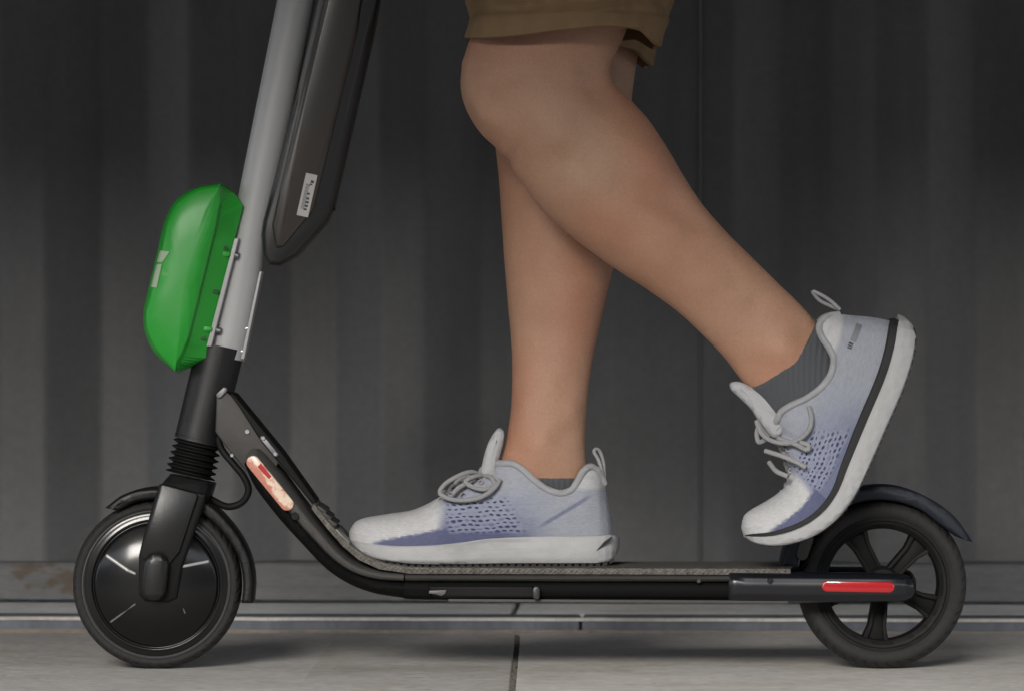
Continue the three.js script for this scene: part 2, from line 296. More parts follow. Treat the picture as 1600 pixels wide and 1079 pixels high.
{ // rear wheel: five forked spokes
  const w = grp('rear_wheel', sc); w.position.copy(RW);
  obj('tyre', tyreGeo(RAD, 0.074, 0.0235), rubber, w);
  obj('rim', lathe([[0.0745, -0.021], [0.0755, -0.0228], [0.079, -0.0225], [0.079, 0.0225], [0.0755, 0.0228], [0.0745, 0.021], [0.0715, 0.0205], [0.0665, 0.017], [0.0655, 0.010], [0.0655, -0.010], [0.0665, -0.017], [0.0715, -0.0205], [0.0745, -0.021]], 120), softBlack, w);
  obj('hub', lathe([[0.0001, -0.02], [0.018, -0.02], [0.021, -0.016], [0.021, 0.016], [0.018, 0.02], [0.0001, 0.02]], 40), softBlack, w);
  for (let k = 0; k < 5; k++) {
    const a = (47 + 72 * k) * Math.PI / 180, sh = new THREE.Shape([[0.014, -0.0085], [0.05, -0.010], [0.069, -0.0155], [0.069, 0.0155], [0.05, 0.010], [0.014, 0.0085]].map((q) => new THREE.Vector2(...q)));
    const mk = (pts, z0, z1) => { const g = new THREE.ExtrudeGeometry(new THREE.Shape(pts.map((q) => new THREE.Vector2(...q))), { depth: z1 - z0 - 0.003, bevelEnabled: true, bevelSize: 0.0012, bevelThickness: 0.0015, bevelOffset: -0.0012, bevelSegments: 2 }); g.translate(0, 0, z0 + 0.0015); return g; };
    const web = mk([[0.014, -0.008], [0.069, -0.0125], [0.069, 0.0125], [0.014, 0.008]], -0.008, 0.008);
    const r1 = mk([[0.014, -0.0088], [0.05, -0.0105], [0.069, -0.0165], [0.069, -0.0105], [0.05, -0.006], [0.014, -0.0045]], -0.014, 0.014);
    const r2 = mk([[0.014, 0.0045], [0.05, 0.006], [0.069, 0.0105], [0.069, 0.0165], [0.05, 0.0105], [0.014, 0.0088]], -0.014, 0.014);
    const g = toCreasedNormals(mergeGeometries([web, r1, r2]), 0.5); g.rotateZ(a); obj('spoke', g, softBlack, w);
  }
}
// fenders: arched channel, outlines of the elevation
function arch(outer, inner, hw) { return ext([...outer, ...inner], -hw, hw, 0.006, 4); }
{
  const spl = (p, n = 5) => new THREE.CatmullRomCurve3(p.map(([x, y]) => V3(x, y, 0)), false, 'centripetal').getPoints(p.length * n).map((q) => [q.x, q.y]);
  const rf = obj('rear_fender', arch(spl([[1221, 885], [1228, 856], [1246, 828], [1285, 793], [1325, 769], [1368, 758], [1412, 761], [1455, 779], [1492, 806], [1522, 847]]), spl([[1500, 840], [1468, 818], [1440, 797], [1404, 784], [1366, 781], [1322, 792], [1288, 812], [1262, 842], [1250, 870], [1248, 885]]), 0.032), phy(lin(0.011, 0.014, 0.022), 0.5, { specularIntensity: 0.7 }), sc);
  const rp = ext(capsule(1254, 866, 1262, 842, 9), 0.0325, 0.0345, 0.0008); obj('fender_bracket', rp, grayPod, sc);
  obj('front_fender', arch(spl([[163, 793], [190, 773], [222, 763], [246, 761], [285, 766], [328, 787], [366, 826], [388, 866], [396, 905], [394, 942]]), spl([[377, 942], [379, 908], [372, 872], [352, 838], [322, 808], [284, 786], [246, 780], [212, 784], [184, 798]]), 0.031), matBlack, sc);
}
// limb-like frame members: pairs of upper and lower edge
function beam(pairs, hw, z0 = 0, ex = 3, n = 28, per = 6) {
  const C = new THREE.CatmullRomCurve3(pairs.map(([a, b, c, d]) => V3((a + c) / 2, (b + d) / 2, 0)), false, 'centripetal');
  const E = new THREE.CatmullRomCurve3(pairs.map(([a, b, c, d]) => V3((a - c) / 2, (b - d) / 2, 0)), false, 'centripetal');
  const W = new THREE.CatmullRomCurve3(pairs.map((p) => V3(p[4] ?? 1, 0, 0)), false, 'centripetal');
  const rows = [], uvs = [], m = (pairs.length - 1) * per; let len = 0, prev = null;
  for (let i = 0; i <= m; i++) {
    const c = C.getPoint(i / m), e = E.getPoint(i / m), w = hw * W.getPoint(i / m).x, row = [], uv = []; if (prev) len += c.distanceTo(prev) * S; prev = c.clone();
    for (let j = 0; j < n; j++) {
      const f = j / n * Math.PI * 2, co = Math.cos(f), si = Math.sin(f), sg = (v) => Math.sign(v) * Math.pow(Math.abs(v), 2 / ex);
      const p = at(c.x + e.x * sg(si), c.y + e.y * sg(si), z0 + hw * 0.9); row.push(V3(p.x, p.y, z0 + w * sg(co))); uv.push([len * 10, j / n]);
    }
    rows.push(row); uvs.push(uv);
  }
  const cap = (row) => { const c = row.reduce((s, p) => s.add(p), V3(0, 0, 0)).multiplyScalar(1 / row.length); return row.map(() => c.clone()); };
  rows.unshift(cap(rows[0])); rows.push(cap(rows[rows.length - 1])); uvs.unshift(uvs[0]); uvs.push(uvs[uvs.length - 1]);
  return toCreasedNormals(gridGeo(rows, uvs, true), 0.7);
}
obj('frame', beam([[392, 700, 380, 715, .7], [405, 701, 380, 724, .96], [437, 736, 409, 761], [470, 780, 446, 805], [505, 826, 485, 845], [535, 861, 519, 878], [560, 879, 549, 897], [592, 889, 586, 908], [632, 893, 630, 911]], 0.074, 0, 2.4), phy(lin(0.085, 0.082, 0.077), 0.48, { bumpMap: rep(grainB, 20, 20), bumpScale: 0.0002 }), sc);
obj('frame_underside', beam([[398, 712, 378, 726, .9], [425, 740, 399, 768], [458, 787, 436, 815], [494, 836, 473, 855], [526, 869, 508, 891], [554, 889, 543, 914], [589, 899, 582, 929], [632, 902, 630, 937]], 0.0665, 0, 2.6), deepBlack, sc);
obj('deck', beam([[633, 893, 633, 911], [645, 893, 645, 911.5], [800, 893.5, 800, 912], [1000, 894, 1000, 912], [1100, 894.5, 1100, 912], [1200, 895, 1200, 912], [1236, 895, 1236, 912]], 0.0745, 0, 2.4), grayPod, sc);
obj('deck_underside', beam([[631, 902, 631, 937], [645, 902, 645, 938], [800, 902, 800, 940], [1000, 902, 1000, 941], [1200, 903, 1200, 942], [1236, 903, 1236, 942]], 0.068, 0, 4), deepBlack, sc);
obj('deck_keel', ext([[700, 935], [1232, 938], [1232, 943], [700, 940]], -0.05, 0.0705, 0.001), grayPod, sc);
for (const s of [1, -1]) { // arms that hold the rear wheel, with their glossy end covers
  const k = (a) => a.map(([x, y, X, Y, w]) => [x, s > 0 ? y : y - 9, X, s > 0 ? Y : Y - 9, w]);
  const arm = obj('rear_arm', beam(k([[1139, 895, 1139, 939, .9], [1142, 893, 1142, 941], [1240, 894, 1240, 942], [1330, 895, 1330, 942], [1404, 896, 1404, 941], [1424, 901, 1424, 937, .9], [1433, 912, 1433, 927, .5]]), 0.0205, s * 0.056, 3), phy(lin(0.006, 0.007, 0.010), 0.35, { clearcoat: 0.5, clearcoatRoughness: 0.2, specularIntensity: 0.6 }), sc);
  if (s > 0) {
    const refl = phy(lin(0.42, 0.008, 0.012), 0.18, { clearcoat: 1, clearcoatRoughness: 0.05 });
    obj('rear_reflector', ext(capsule(1293, 915.5, 1390, 917, 8.5), 0.0735, 0.0785, 0.0018), refl, arm);
    obj('screw', screw(1204, 907, 0.076, 0.0042), matBlack, arm);
  }
}
{ // grip mat on the deck
  const matTex = tex(512, 256, (u, v) => { const a = Math.sin(u * Math.PI * 2 * 40) * Math.sin(v * Math.PI * 2 * 20), n = fbm(u * 50, v * 25, 3, 0, 81); const g = 0.37 + 0.03 * a + 0.16 * (n - 0.5) + 0.14 * (vn(u * 300, v * 150, 0, 82) - 0.5); return [g * 1.02, g * 0.985, g * 0.93]; });
  const matB = gtex(512, 256, (u, v) => 0.5 + 0.4 * Math.sin(u * Math.PI * 2 * 40) * Math.sin(v * Math.PI * 2 * 20) + 0.1 * fbm(u * 90, v * 45, 2, 0, 83));
  const mm = std(new THREE.Color(1, 1, 1), 0.9, 0, { map: rep(matTex, 4, 8), bumpMap: rep(matB, 4, 8), bumpScale: 0.0015 });
  const up = [[490, 786], [508, 809], [524, 828], [547, 851], [570, 868], [600, 880], [640, 886], [800, 887], [1000, 887.5], [1236, 888]], lo = [[1236, 898], [640, 896], [592, 889], [560, 874], [536, 854], [512, 827], [486, 794]];
  obj('grip_mat', ext([...up, ...lo], -0.068, 0.068, 0.001, 2), mm, sc);
  // raised studs along the mat that break its edge line
  const stud = []; for (let i = 0; i < 75; i++) for (let j = 0; j < 17; j++) { const x = 655 + i * 7.8 + (j % 2) * 3.9, z = -0.064 + j * 0.008, p = at(x, 887.5, 0.068); const q = new THREE.BoxGeometry(0.0034, 0.0016, 0.0046); q.rotateY(0.4 + 0.7 * rnd()); q.translate(p.x, p.y + 0.0004, z); stud.push(q); }
  const st = obj('mat_studs', mergeGeometries(stud), mm, sc); st.userData.kind = 'stuff';
}
{ // side reflector, pod seam and the small parts of the folding neck
  const rt = document.createElement('canvas'); rt.width = 256; rt.height = 64; const c = rt.getContext('2d');
  c.fillStyle = '#c98d78'; c.fillRect(0, 0, 256, 64); let sd = 7; const r = () => (sd = (sd * 16807) % 2147483647) / 2147483647;
  for (let i = 0; i < 420; i++) { const x = r() * 256, y = r() * 64; c.fillStyle = y < 38 - 10 * Math.sin(x / 40) ? 'rgba(232,212,192,0.5)' : 'rgba(196,128,108,0.4)'; c.beginPath(); c.arc(x, y, 3 + 7 * r(), 0, 7); c.fill(); }
  const rtex = new THREE.CanvasTexture(rt); rtex.colorSpace = THREE.SRGBColorSpace;
  const g = ext(capsule(395, 722, 448, 787, 10.5), 0.0725, 0.0765, 0.0016);
  { const p = g.attributes.position, u = g.attributes.uv, a = at(388, 714, 0.075), b = at(455, 795, 0.075), d = b.clone().sub(a), L = d.length(); d.normalize(); for (let i = 0; i < p.count; i++) { const x = p.getX(i) - a.x, y = p.getY(i) - a.y; u.setXY(i, (x * d.x + y * d.y) / L, 0.5 + (-x * d.y + y * d.x) / 0.017); } }
  const ref = obj('side_reflector', g, phy(new THREE.Color(1, 1, 1), 0.25, { map: rtex, clearcoat: 0.6 }), sc); ref.userData.label = 'pale orange side reflector with a red mark';
  const rm = ext([[402, 729], [407, 723], [424, 744], [420, 748], [413, 741]], 0.0763, 0.0768, 0.0001, 1); obj('red_mark', rm, std(lin(0.42, 0.008, 0.012), 0.4), ref);
  obj('screw', screw(461, 806, 0.0745, 0.005), matBlack, sc);
  // neck plates
  const plate = [[338, 615], [350, 609], [361, 617], [418, 688], [440, 714], [424, 742], [384, 735], [366, 713], [350, 694], [336, 674]];
  obj('neck_plate', ext(plate, 0.030, 0.036, 0.0015), plateMat, sc); obj('neck_plate', ext(plate, -0.036, -0.030, 0.0015), plateMat, sc);
  obj('neck_block', ext([[340, 622], [356, 616], [420, 694], [432, 728], [400, 730], [368, 706], [346, 682]], -0.031, 0.031, 0.003), softBlack, sc);
  obj('neck_cover', ext([[358, 612], [366, 616], [440, 706], [494, 782], [490, 790], [430, 716], [408, 690]], -0.040, 0.040, 0.002), softBlack, sc);
  const bolt = steel; for (const [x, y, q] of [[386, 674, 0.0032], [362, 711, 0.0024]]) obj('bolt', screw(x, y, 0.0372, q), bolt, sc);
  obj('hinge_latch', ext(capsule(342, 617, 350, 609, 4.5), 0.030, 0.040, 0.001), steelDark, sc);
  obj('hinge_pin', ext(capsule(410, 684, 431, 710, 4), 0.020, 0.043, 0.0015), steelDark, sc);
  obj('bolt', screw(411, 684, 0.0445, 0.0026), steel, sc); obj('bolt', screw(430, 709, 0.0445, 0.0026), steel, sc);
  for (const [x, y] of [[500, 798], [508, 808], [516, 818]]) obj('heel_rib', ext(capsule(x - 3, y - 5, x + 6, y + 1, 3.5), -0.05, 0.05, 0.0015), grayPod, sc);
  obj('trim_strip', ext(capsule(525, 829, 543, 848, 2.6), -0.060, 0.066, 0.001), std(lin(0.2, 0.195, 0.18), 0.5), sc);
  // deck side: end cap line, folded kickstand
  obj('screw', screw(1092, 907, 0.0745, 0.0028), grayPod, sc);
  const ks = grp('kickstand', sc);
  obj('stand_bar', ext([[668, 915], [832, 915], [836, 920], [836, 934], [690, 934], [676, 931]], 0.048, 0.0755, 0.003), softBlack, ks);
  obj('stand_foot', ext([[670, 922], [698, 921], [696, 927], [690, 931], [680, 928], [670, 927]], 0.070, 0.078, 0.0015), std(lin(0.14, 0.14, 0.14), 0.4, 0.4), ks);
  obj('stand_pivot', ext(capsule(838, 921, 838, 931, 5.5), 0.06, 0.081, 0.002), std(lin(0.05, 0.05, 0.05), 0.35, 0.4), ks);
}
{ // steering head, bellows and fork
  obj('head_tube', rod(at(309, 690), at(345, 540), 0.0285, 0.0285, 48), satinBlack, sc);
  const b0 = at(310, 684), b1 = at(297, 742), prof = [];
  for (let i = 0; i <= 60; i++) { const t = i / 60; prof.push([0.0255 + 0.0032 * Math.cos(t * Math.PI * 2 * 6) + 0.0015 * t, t]); }
  const d = b1.clone().sub(b0), bg = new THREE.LatheGeometry([[0.0001, 0], ...prof, [0.0001, 1]].map(([r, t]) => new THREE.Vector2(r, t * d.length())), 48);
  bg.applyQuaternion(new THREE.Quaternion().setFromUnitVectors(V3(0, 1, 0), d.clone().normalize())); bg.translate(b0.x, b0.y, b0.z); bg.computeVertexNormals();
  obj('bellows', bg, softBlack, sc);
  obj('fork_crown', beam([[262, 741, 334, 756, .7], [256, 748, 331, 766, .85], [247, 760, 326, 782], [243, 772, 322, 795], [240, 782, 318, 806]].map(([a, b, c, e, w]) => [a, b, c, e, w]), 0.0415, 0, 3.2, 32), satinBlack, sc);
  for (const s of [1, -1]) {
    const z0 = s > 0 ? 0.0305 : -0.0445, z1 = s > 0 ? 0.0425 : -0.0325;
    const leg = obj('fork_leg', ext([[247, 758], [252, 755], [322, 772], [318, 790], [285, 884], [276, 934], [262, 941], [226, 939], [216, 928], [216, 868], [222, 842]], z0, z1, 0.004, 4), softBlack, sc);
    obj('cover_panel', ext([[250, 758], [254, 756], [306, 770], [309, 775], [280, 862], [262, 884], [222, 872], [219, 862]], s > 0 ? 0.0415 : -0.047, s > 0 ? 0.047 : -0.0415, 0.0026, 4), satinBlack, leg);
    obj('axle_cap', ext(capsule(243, 882, 239, 919, 20), s > 0 ? 0.042 : -0.058, s > 0 ? 0.058 : -0.042, 0.0075, 6), satinBlack, leg);
  }
  obj('cable', tube([at(338, 676, 0.012), at(346, 701, 0.02), at(365, 725, 0.026), at(381, 745, 0.028), at(388, 766, 0.028), at(378, 784, 0.026), at(357, 791, 0.022), at(334, 782, 0.012), at(318, 772, 0)], 0.0042, 60, 10), softBlack, sc);
}
{ // stem, battery and tracker box
  obj('stem', rod(at(352, 556), at(546, -420), 0.0222, 0.0222, 56), white, sc);
  const hb = grp('handlebar', sc); obj('bar', rod(at(540, -415, 0.26), at(540, -415, -0.26), 0.014), softBlack, hb); for (const s of [1, -1]) obj('grip', rod(at(540, -415, s * 0.16), at(540, -415, s * 0.275), 0.018), rubber, hb);
  obj('stem_foot', rod(at(351.5, 558), at(379, 424), 0.0234, 0.0228, 48), white, sc);
  obj('stem_flange', ext([[405, 424], [409, 424], [381, 561], [376, 560]], -0.016, 0.0235, 0.001), white, sc);
  for (const [x, y] of [[386, 513], [378, 549]]) { const b = rod(at(x - 8, y + 1, 0.012), at(x + 6, y - 1, 0.012), 0.0032, 0.0032, 12); obj('bolt', b, steel, sc); }
  // battery pack along the stem
  const bat = grp('battery_pack', sc);
  obj('case', ext([[407, 366], [410, 345], [426, 285], [463, 140], [498, -2], [530, -140], [620, -140], [590, 14], [584, 46], [522, 318], [511, 345], [463, 399], [437, 415], [419, 414], [409, 400]], -0.034, 0.030, 0.009, 5), phy(lin(0.008, 0.008, 0.008), 0.38, { clearcoat: 0.5, clearcoatRoughness: 0.3 }), bat);
  obj('side_panel', ext([[424, 352], [438, 288], [472, 140], [504, 0], [536, -130], [596, -130], [564, 10], [560, 44], [490, 328], [442, 386], [430, 388]], 0.022, 0.0365, 0.0085, 8), smoke, bat);
  obj('trim_edge', ext([[463, 190], [474, 150], [506, 10], [536, -120], [526, -120], [497, 0], [467, 130]], 0.020, 0.0335, 0.003), phy(lin(0.10, 0.10, 0.10), 0.5, {}), bat);
  for (const [x, y] of [[520, 326], [588, 6]]) obj('screw', rod(at(x - 4, y, 0.0), at(x + 3.5, y - 1, 0.0), 0.004, 0.003, 12), matBlack, bat);
  const cv = document.createElement('canvas'); cv.width = 64; cv.height = 256; const c = cv.getContext('2d'); c.fillStyle = '#b0aeaa'; c.fillRect(0, 0, 64, 256);
  c.fillStyle = 'rgba(120,120,125,0.55)'; c.fillRect(14, 62, 22, 150); c.fillStyle = '#2c2c30'; for (const [y, h, x, w] of [[36, 16, 36, 18], [56, 9, 34, 14], [66, 5, 30, 8], [112, 12, 30, 16], [140, 13, 32, 16], [162, 14, 32, 18], [184, 14, 32, 18], [206, 12, 30, 18]]) c.fillRect(x, y, w, h);
  c.fillStyle = 'rgba(90,90,96,0.8)'; for (let i = 0; i < 26; i++) c.fillRect(12 + (i * 7) % 5, 60 + i * 6, 16, 1 + (i * 5) % 3);
  const tx = new THREE.CanvasTexture(cv); tx.colorSpace = THREE.SRGBColorSpace;
  const q = [[478, 270], [496, 274], [481, 340], [463, 336]], g = ext(q, 0.0362, 0.0370, 0.0002, 1);
  { const p = g.attributes.position, u = g.attributes.uv, o = at(463, 336, 0.037), ex_ = at(481, 340, 0.037).sub(o), ey = at(478, 270, 0.037).sub(o); for (let i = 0; i < p.count; i++) { const v = V3(p.getX(i), p.getY(i), 0.037).sub(o); u.setXY(i, v.dot(ex_) / ex_.lengthSq(), v.dot(ey) / ey.lengthSq()); } }
  obj('barcode_label', g, std(new THREE.Color(1, 1, 1), 0.5, 0, { map: tx }), bat);
  // green box
  const box = grp('tracker_box', sc); box.userData.label = 'bright green plastic box bolted to the stem';
  const G = [[343, 285], [304, 292], [274, 310], [256, 340], [243, 392], [228, 454], [221, 490], [224, 521], [241, 555], [274, 583], [320, 561], [323, 539], [379, 320], [363, 299]];
  const Nn = [[344, 288], [306, 296], [279, 314], [262, 343], [249, 394], [234, 455], [227, 490], [230, 519], [246, 551], [274, 580], [286, 557], [296, 533], [342, 346], [347, 312]];
  const fine = (P) => { const L = new THREE.CatmullRomCurve3(P.slice(0, 10).map(([x, y]) => V3(x, y, 0)), false, 'centripetal').getPoints(54).map((p) => [p.x, p.y]); const o = L.slice(0, -1), tail = [...P.slice(9), P[0]]; for (let i = 0; i < tail.length - 1; i++) for (let k = 0; k < 6; k++) o.push([mix(tail[i][0], tail[i + 1][0], k / 6), mix(tail[i][1], tail[i + 1][1], k / 6)]); return o; };
  const gf = fine(G), nf = fine(Nn), cx = 290, cy = 432;
  const lay = (P, k, z) => P.map(([x, y]) => { const p = at(cx + (x - cx) * k, cy + (y - cy) * k, 0.04); return V3(p.x, p.y, z); });
  const rows = [lay(nf, 0.001, 0.057), lay(nf, 0.45, 0.0565), lay(nf, 0.72, 0.0545), lay(nf, 0.9, 0.051), lay(nf, 0.97, 0.0475), lay(nf, 1, 0.0435), lay(gf, 0.985, 0.026), lay(gf, 1, 0.018), lay(gf, 1, -0.018), lay(nf, 1, -0.0435), lay(nf, 0.9, -0.051), lay(nf, 0.001, -0.055)];
  const gg = toCreasedNormals(gridGeo(rows, rows.map((r) => r.map((p) => [p.x, p.y])), true), 0.42);
  obj('box_shell', gg, green, box);
  const pale = std(lin(0.34, 0.45, 0.30), 0.45);
  const hit = (x, y) => { let k = 0; const dx = x - cx, dy = y - cy; for (let i = 0; i < nf.length; i++) { const [ax, ay] = nf[i], [bx, by] = nf[(i + 1) % nf.length], ex = bx - ax, ey = by - ay, den = dx * ey - dy * ex; if (!den) continue; const t = ((ax - cx) * ey - (ay - cy) * ex) / den, u = ((ax - cx) * dy - (ay - cy) * dx) / den; if (t > 0 && u >= -1e-6 && u <= 1 + 1e-6) k = Math.max(k, 1 / t); } return k; };
  const zOf = curveTable([[0, 0.057], [0.45, 0.0565], [0.72, 0.0545], [0.9, 0.051], [0.97, 0.0475], [1, 0.0435], [1.03, 0.035]]);
  for (const [a, b, c2, d2] of [[[248, 391], [266, 394], [255, 410], [243, 410]], [[242, 413], [254, 413], [246, 450], [234, 448]]]) {   // thin stickers that follow the shell
    const rr = [], rb = []; for (let i = 0; i <= 8; i++) { const r1 = [], r2 = []; for (let j = 0; j <= 8; j++) { const u = i / 8, v = j / 8, x = mix(mix(a[0], b[0], u), mix(d2[0], c2[0], u), v), y = mix(mix(a[1], b[1], u), mix(d2[1], c2[1], u), v), p = at(x, y, 0.04), z = zOf(hit(x, y)); r1.push(V3(p.x, p.y, z + 0.0009)); r2.push(V3(p.x, p.y, z - 0.001)); } rr.push(r1); rb.push(r2); }
    obj('decal', mergeGeometries([gridGeo(rr), gridGeo(rb)]), pale, box);
  }
  // white bracket between box and stem
  obj('bracket', ext([[366, 372], [373, 372], [330, 541], [322, 541]], -0.022, 0.030, 0.0015), white, sc);
  for (const [x, y] of [[352, 396], [324, 513]]) { const p = at(x, y, 0.024); obj('bolt', rod(at(x - 10, y - 1, 0.026), at(x + 18, y + 3, 0.026), 0.0022, 0.0022, 10), steelDark, box); obj('nut', rod(at(x + 13, y + 2, 0.026), at(x + 20, y + 4, 0.026), 0.0045, 0.0045, 6), steelDark, box); obj('lug', ext(capsule(x - 9, y, x + 3, y + 1, 4.5), 0.02, 0.033, 0.002), green, box); }
  for (const [x, y] of [[350, 387], [336, 455], [315, 528]]) obj('vent_hole', ext(capsule(x - 2, y, x + 3, y + 1, 3), 0.0295, 0.0335, 0.0006), std(lin(0.005, 0.06, 0.01), 0.6), box);
}

// ---------------------------------------------------------------- the rider
// surface nets over a scalar field
function nets(f, lo, hi, h) {
  const n = [0, 1, 2].map((k) => Math.ceil((hi[k] - lo[k]) / h) + 1), [nx, ny, nz] = n, F = new Float32Array(nx * ny * nz), id = (i, j, k) => (k * ny + j) * nx + i;
  for (let k = 0; k < nz; k++) for (let j = 0; j < ny; j++) for (let i = 0; i < nx; i++) F[id(i, j, k)] = f(lo[0] + i * h, lo[1] + j * h, lo[2] + k * h);
  const vid = new Int32Array(nx * ny * nz).fill(-1), pos = [], idx = [], off = []; for (let c = 0; c < 8; c++) off.push([c & 1, (c >> 1) & 1, c >> 2]);
  const edges = []; for (let a = 0; a < 8; a++) for (let b = a + 1; b < 8; b++) { const x = a ^ b; if (x === 1 || x === 2 || x === 4) edges.push([a, b]); }
  for (let k = 0; k < nz - 1; k++) for (let j = 0; j < ny - 1; j++) for (let i = 0; i < nx - 1; i++) {
    const v = off.map(([a, b, c]) => F[id(i + a, j + b, k + c)]); let m = 0; for (let c = 0; c < 8; c++) if (v[c] < 0) m |= 1 << c; if (m === 0 || m === 255) continue;
    let x = 0, y = 0, z = 0, q = 0; for (const [a, b] of edges) if ((v[a] < 0) !== (v[b] < 0)) { const t = v[a] / (v[a] - v[b]); x += mix(off[a][0], off[b][0], t); y += mix(off[a][1], off[b][1], t); z += mix(off[a][2], off[b][2], t); q++; }
    vid[id(i, j, k)] = pos.length / 3; pos.push(lo[0] + (i + x / q) * h, lo[1] + (j + y / q) * h, lo[2] + (k + z / q) * h);
  }
  const quad = (a, b, c, d, flip) => { if (a < 0 || b < 0 || c < 0 || d < 0) return; flip ? idx.push(a, c, b, a, d, c) : idx.push(a, b, c, a, c, d); };
  for (let k = 1; k < nz - 1; k++) for (let j = 1; j < ny - 1; j++) for (let i = 1; i < nx - 1; i++) {
    const s = F[id(i, j, k)] < 0;
    if (s !== F[id(i + 1, j, k)] < 0) quad(vid[id(i, j - 1, k - 1)], vid[id(i, j, k - 1)], vid[id(i, j, k)], vid[id(i, j - 1, k)], !s);
    if (s !== F[id(i, j + 1, k)] < 0) quad(vid[id(i - 1, j, k - 1)], vid[id(i - 1, j, k)], vid[id(i, j, k)], vid[id(i, j, k - 1)], !s);
    if (s !== F[id(i, j, k + 1)] < 0) quad(vid[id(i - 1, j - 1, k)], vid[id(i, j - 1, k)], vid[id(i, j, k)], vid[id(i - 1, j, k)], !s);
  }
  const g = new THREE.BufferGeometry(); g.setAttribute('position', new THREE.Float32BufferAttribute(pos, 3)); g.setIndex(idx);
  const nor = new Float32Array(pos.length), e = h * 0.6;
  for (let i = 0; i < pos.length; i += 3) { const [x, y, z] = [pos[i], pos[i + 1], pos[i + 2]], a = f(x + e, y, z) - f(x - e, y, z), b = f(x, y + e, z) - f(x, y - e, z), c = f(x, y, z + e) - f(x, y, z - e), l = Math.hypot(a, b, c) || 1; nor[i] = a / l; nor[i + 1] = b / l; nor[i + 2] = c / l; }
  g.setAttribute('normal', new THREE.BufferAttribute(nor, 3));
  const uv = new Float32Array(pos.length / 3 * 2); for (let i = 0; i < pos.length / 3; i++) { uv[2 * i] = pos[3 * i] + 0.35 * pos[3 * i + 2]; uv[2 * i + 1] = pos[3 * i + 1] + 0.15 * pos[3 * i + 2]; } g.setAttribute('uv', new THREE.BufferAttribute(uv, 2));
  return g;
}
const smin = (a, b, k) => { const h = clamp(0.5 + 0.5 * (b - a) / k, 0, 1); return mix(b, a, h) - k * h * (1 - h); };
// a limb: stations [front x, y, back x, y, depth, half width] down the leg
function limb(st, sub = 5) {
  const K = st.length, get = (i) => st[clamp(i, 0, K - 1)], c = [];
  for (let i = 0; i < K - 1; i++) for (let s = 0; s < sub; s++) { const t = s / sub, v = []; for (let k = 0; k < 6; k++) { const a = get(i - 1)[k], b = get(i)[k], d = get(i + 1)[k], e = get(i + 2)[k]; v.push(0.5 * (2 * b + (d - a) * t + (2 * a - 5 * b + 4 * d - e) * t * t + (3 * b - a - 3 * d + e) * t * t * t)); } c.push(v); }
  c.push(st[K - 1]);
  const P = c.map(([fx, fy, bx, by, z, hz]) => { const f = at(fx, fy, z), b = at(bx, by, z); return { x: (f.x + b.x) / 2, y: (f.y + b.y) / 2, z, hz, ex: (b.x - f.x) / 2, ey: (b.y - f.y) / 2 }; });
  const sg = []; for (let i = 0; i < P.length - 1; i++) { const a = P[i], b = P[i + 1], dx = b.x - a.x, dy = b.y - a.y, dz = b.z - a.z, L = Math.hypot(dx, dy, dz), nx = -dy / Math.hypot(dx, dy), ny = dx / Math.hypot(dx, dy); sg.push({ a, dx, dy, dz, L2: L * L, tx: dx / L, ty: dy / L, tz: dz / L, nx, ny, a0: Math.abs(a.ex * nx + a.ey * ny), a1: Math.abs(b.ex * nx + b.ey * ny), h0: a.hz, h1: b.hz }); }
  return (x, y, z) => {
    let best = 1e9, bs = null, bt = 0;
    for (const s of sg) { const px = x - s.a.x, py = y - s.a.y, pz = z - s.a.z; let t = (px * s.dx + py * s.dy + pz * s.dz) / s.L2; t = t < 0 ? 0 : t > 1 ? 1 : t; const qx = px - t * s.dx, qy = py - t * s.dy, qz = pz - t * s.dz, d = qx * qx + qy * qy + qz * qz; if (d < best) { best = d; bs = s; bt = t; } }
    const s = bs, ox = x - s.a.x - bt * s.dx, oy = y - s.a.y - bt * s.dy, oz = z - s.a.z - bt * s.dz, A = mix(s.a0, s.a1, bt), B = mix(s.h0, s.h1, bt);
    const ax = ox * s.tx + oy * s.ty + oz * s.tz, e = ox * s.nx + oy * s.ny, r = Math.sqrt(e * e / (A * A) + oz * oz / (B * B) + ax * ax / (A * B)), l = Math.sqrt(best);
    return r < 0.05 ? -Math.min(A, B) : l * (1 - 1 / r);
  };
}
const nearThigh = limb([
  [820, -420, 1090, -420, 0.075, 0.080], [796, -200, 1050, -200, 0.085, 0.085], [756, -40, 1005, -40, 0.088, 0.078], [735, 30, 985, 26, 0.090, 0.069], [721, 82, 958, 78, 0.092, 0.063], [716, 115, 938, 108, 0.094, 0.060], [719, 132, 928, 122, 0.095, 0.058]]);
const nearShin = limb([
  [727, 186, 930, 128, 0.096, 0.054], [742, 206, 955, 142, 0.097, 0.057], [758, 226, 984, 160, 0.098, 0.058], [792, 263, 1021, 196, 0.100, 0.059], [844, 321, 1055, 240, 0.102, 0.060], [900, 368, 1086, 290, 0.102, 0.057], [950, 406, 1112, 328, 0.102, 0.052], [1000, 440, 1147, 370, 0.102, 0.046], [1050, 478, 1190, 415, 0.101, 0.040], [1095, 520, 1231, 457, 0.100, 0.036], [1132, 560, 1262, 488, 0.100, 0.035], [1160, 596, 1288, 520, 0.100, 0.035], [1190, 636, 1320, 560, 0.100, 0.033], [1222, 690, 1355, 600, 0.100, 0.031], [1230, 740, 1350, 660, 0.100, 0.029]]);
const nearLeg = (x, y, z) => smin(nearThigh(x, y, z), nearShin(x, y, z), 0.03);
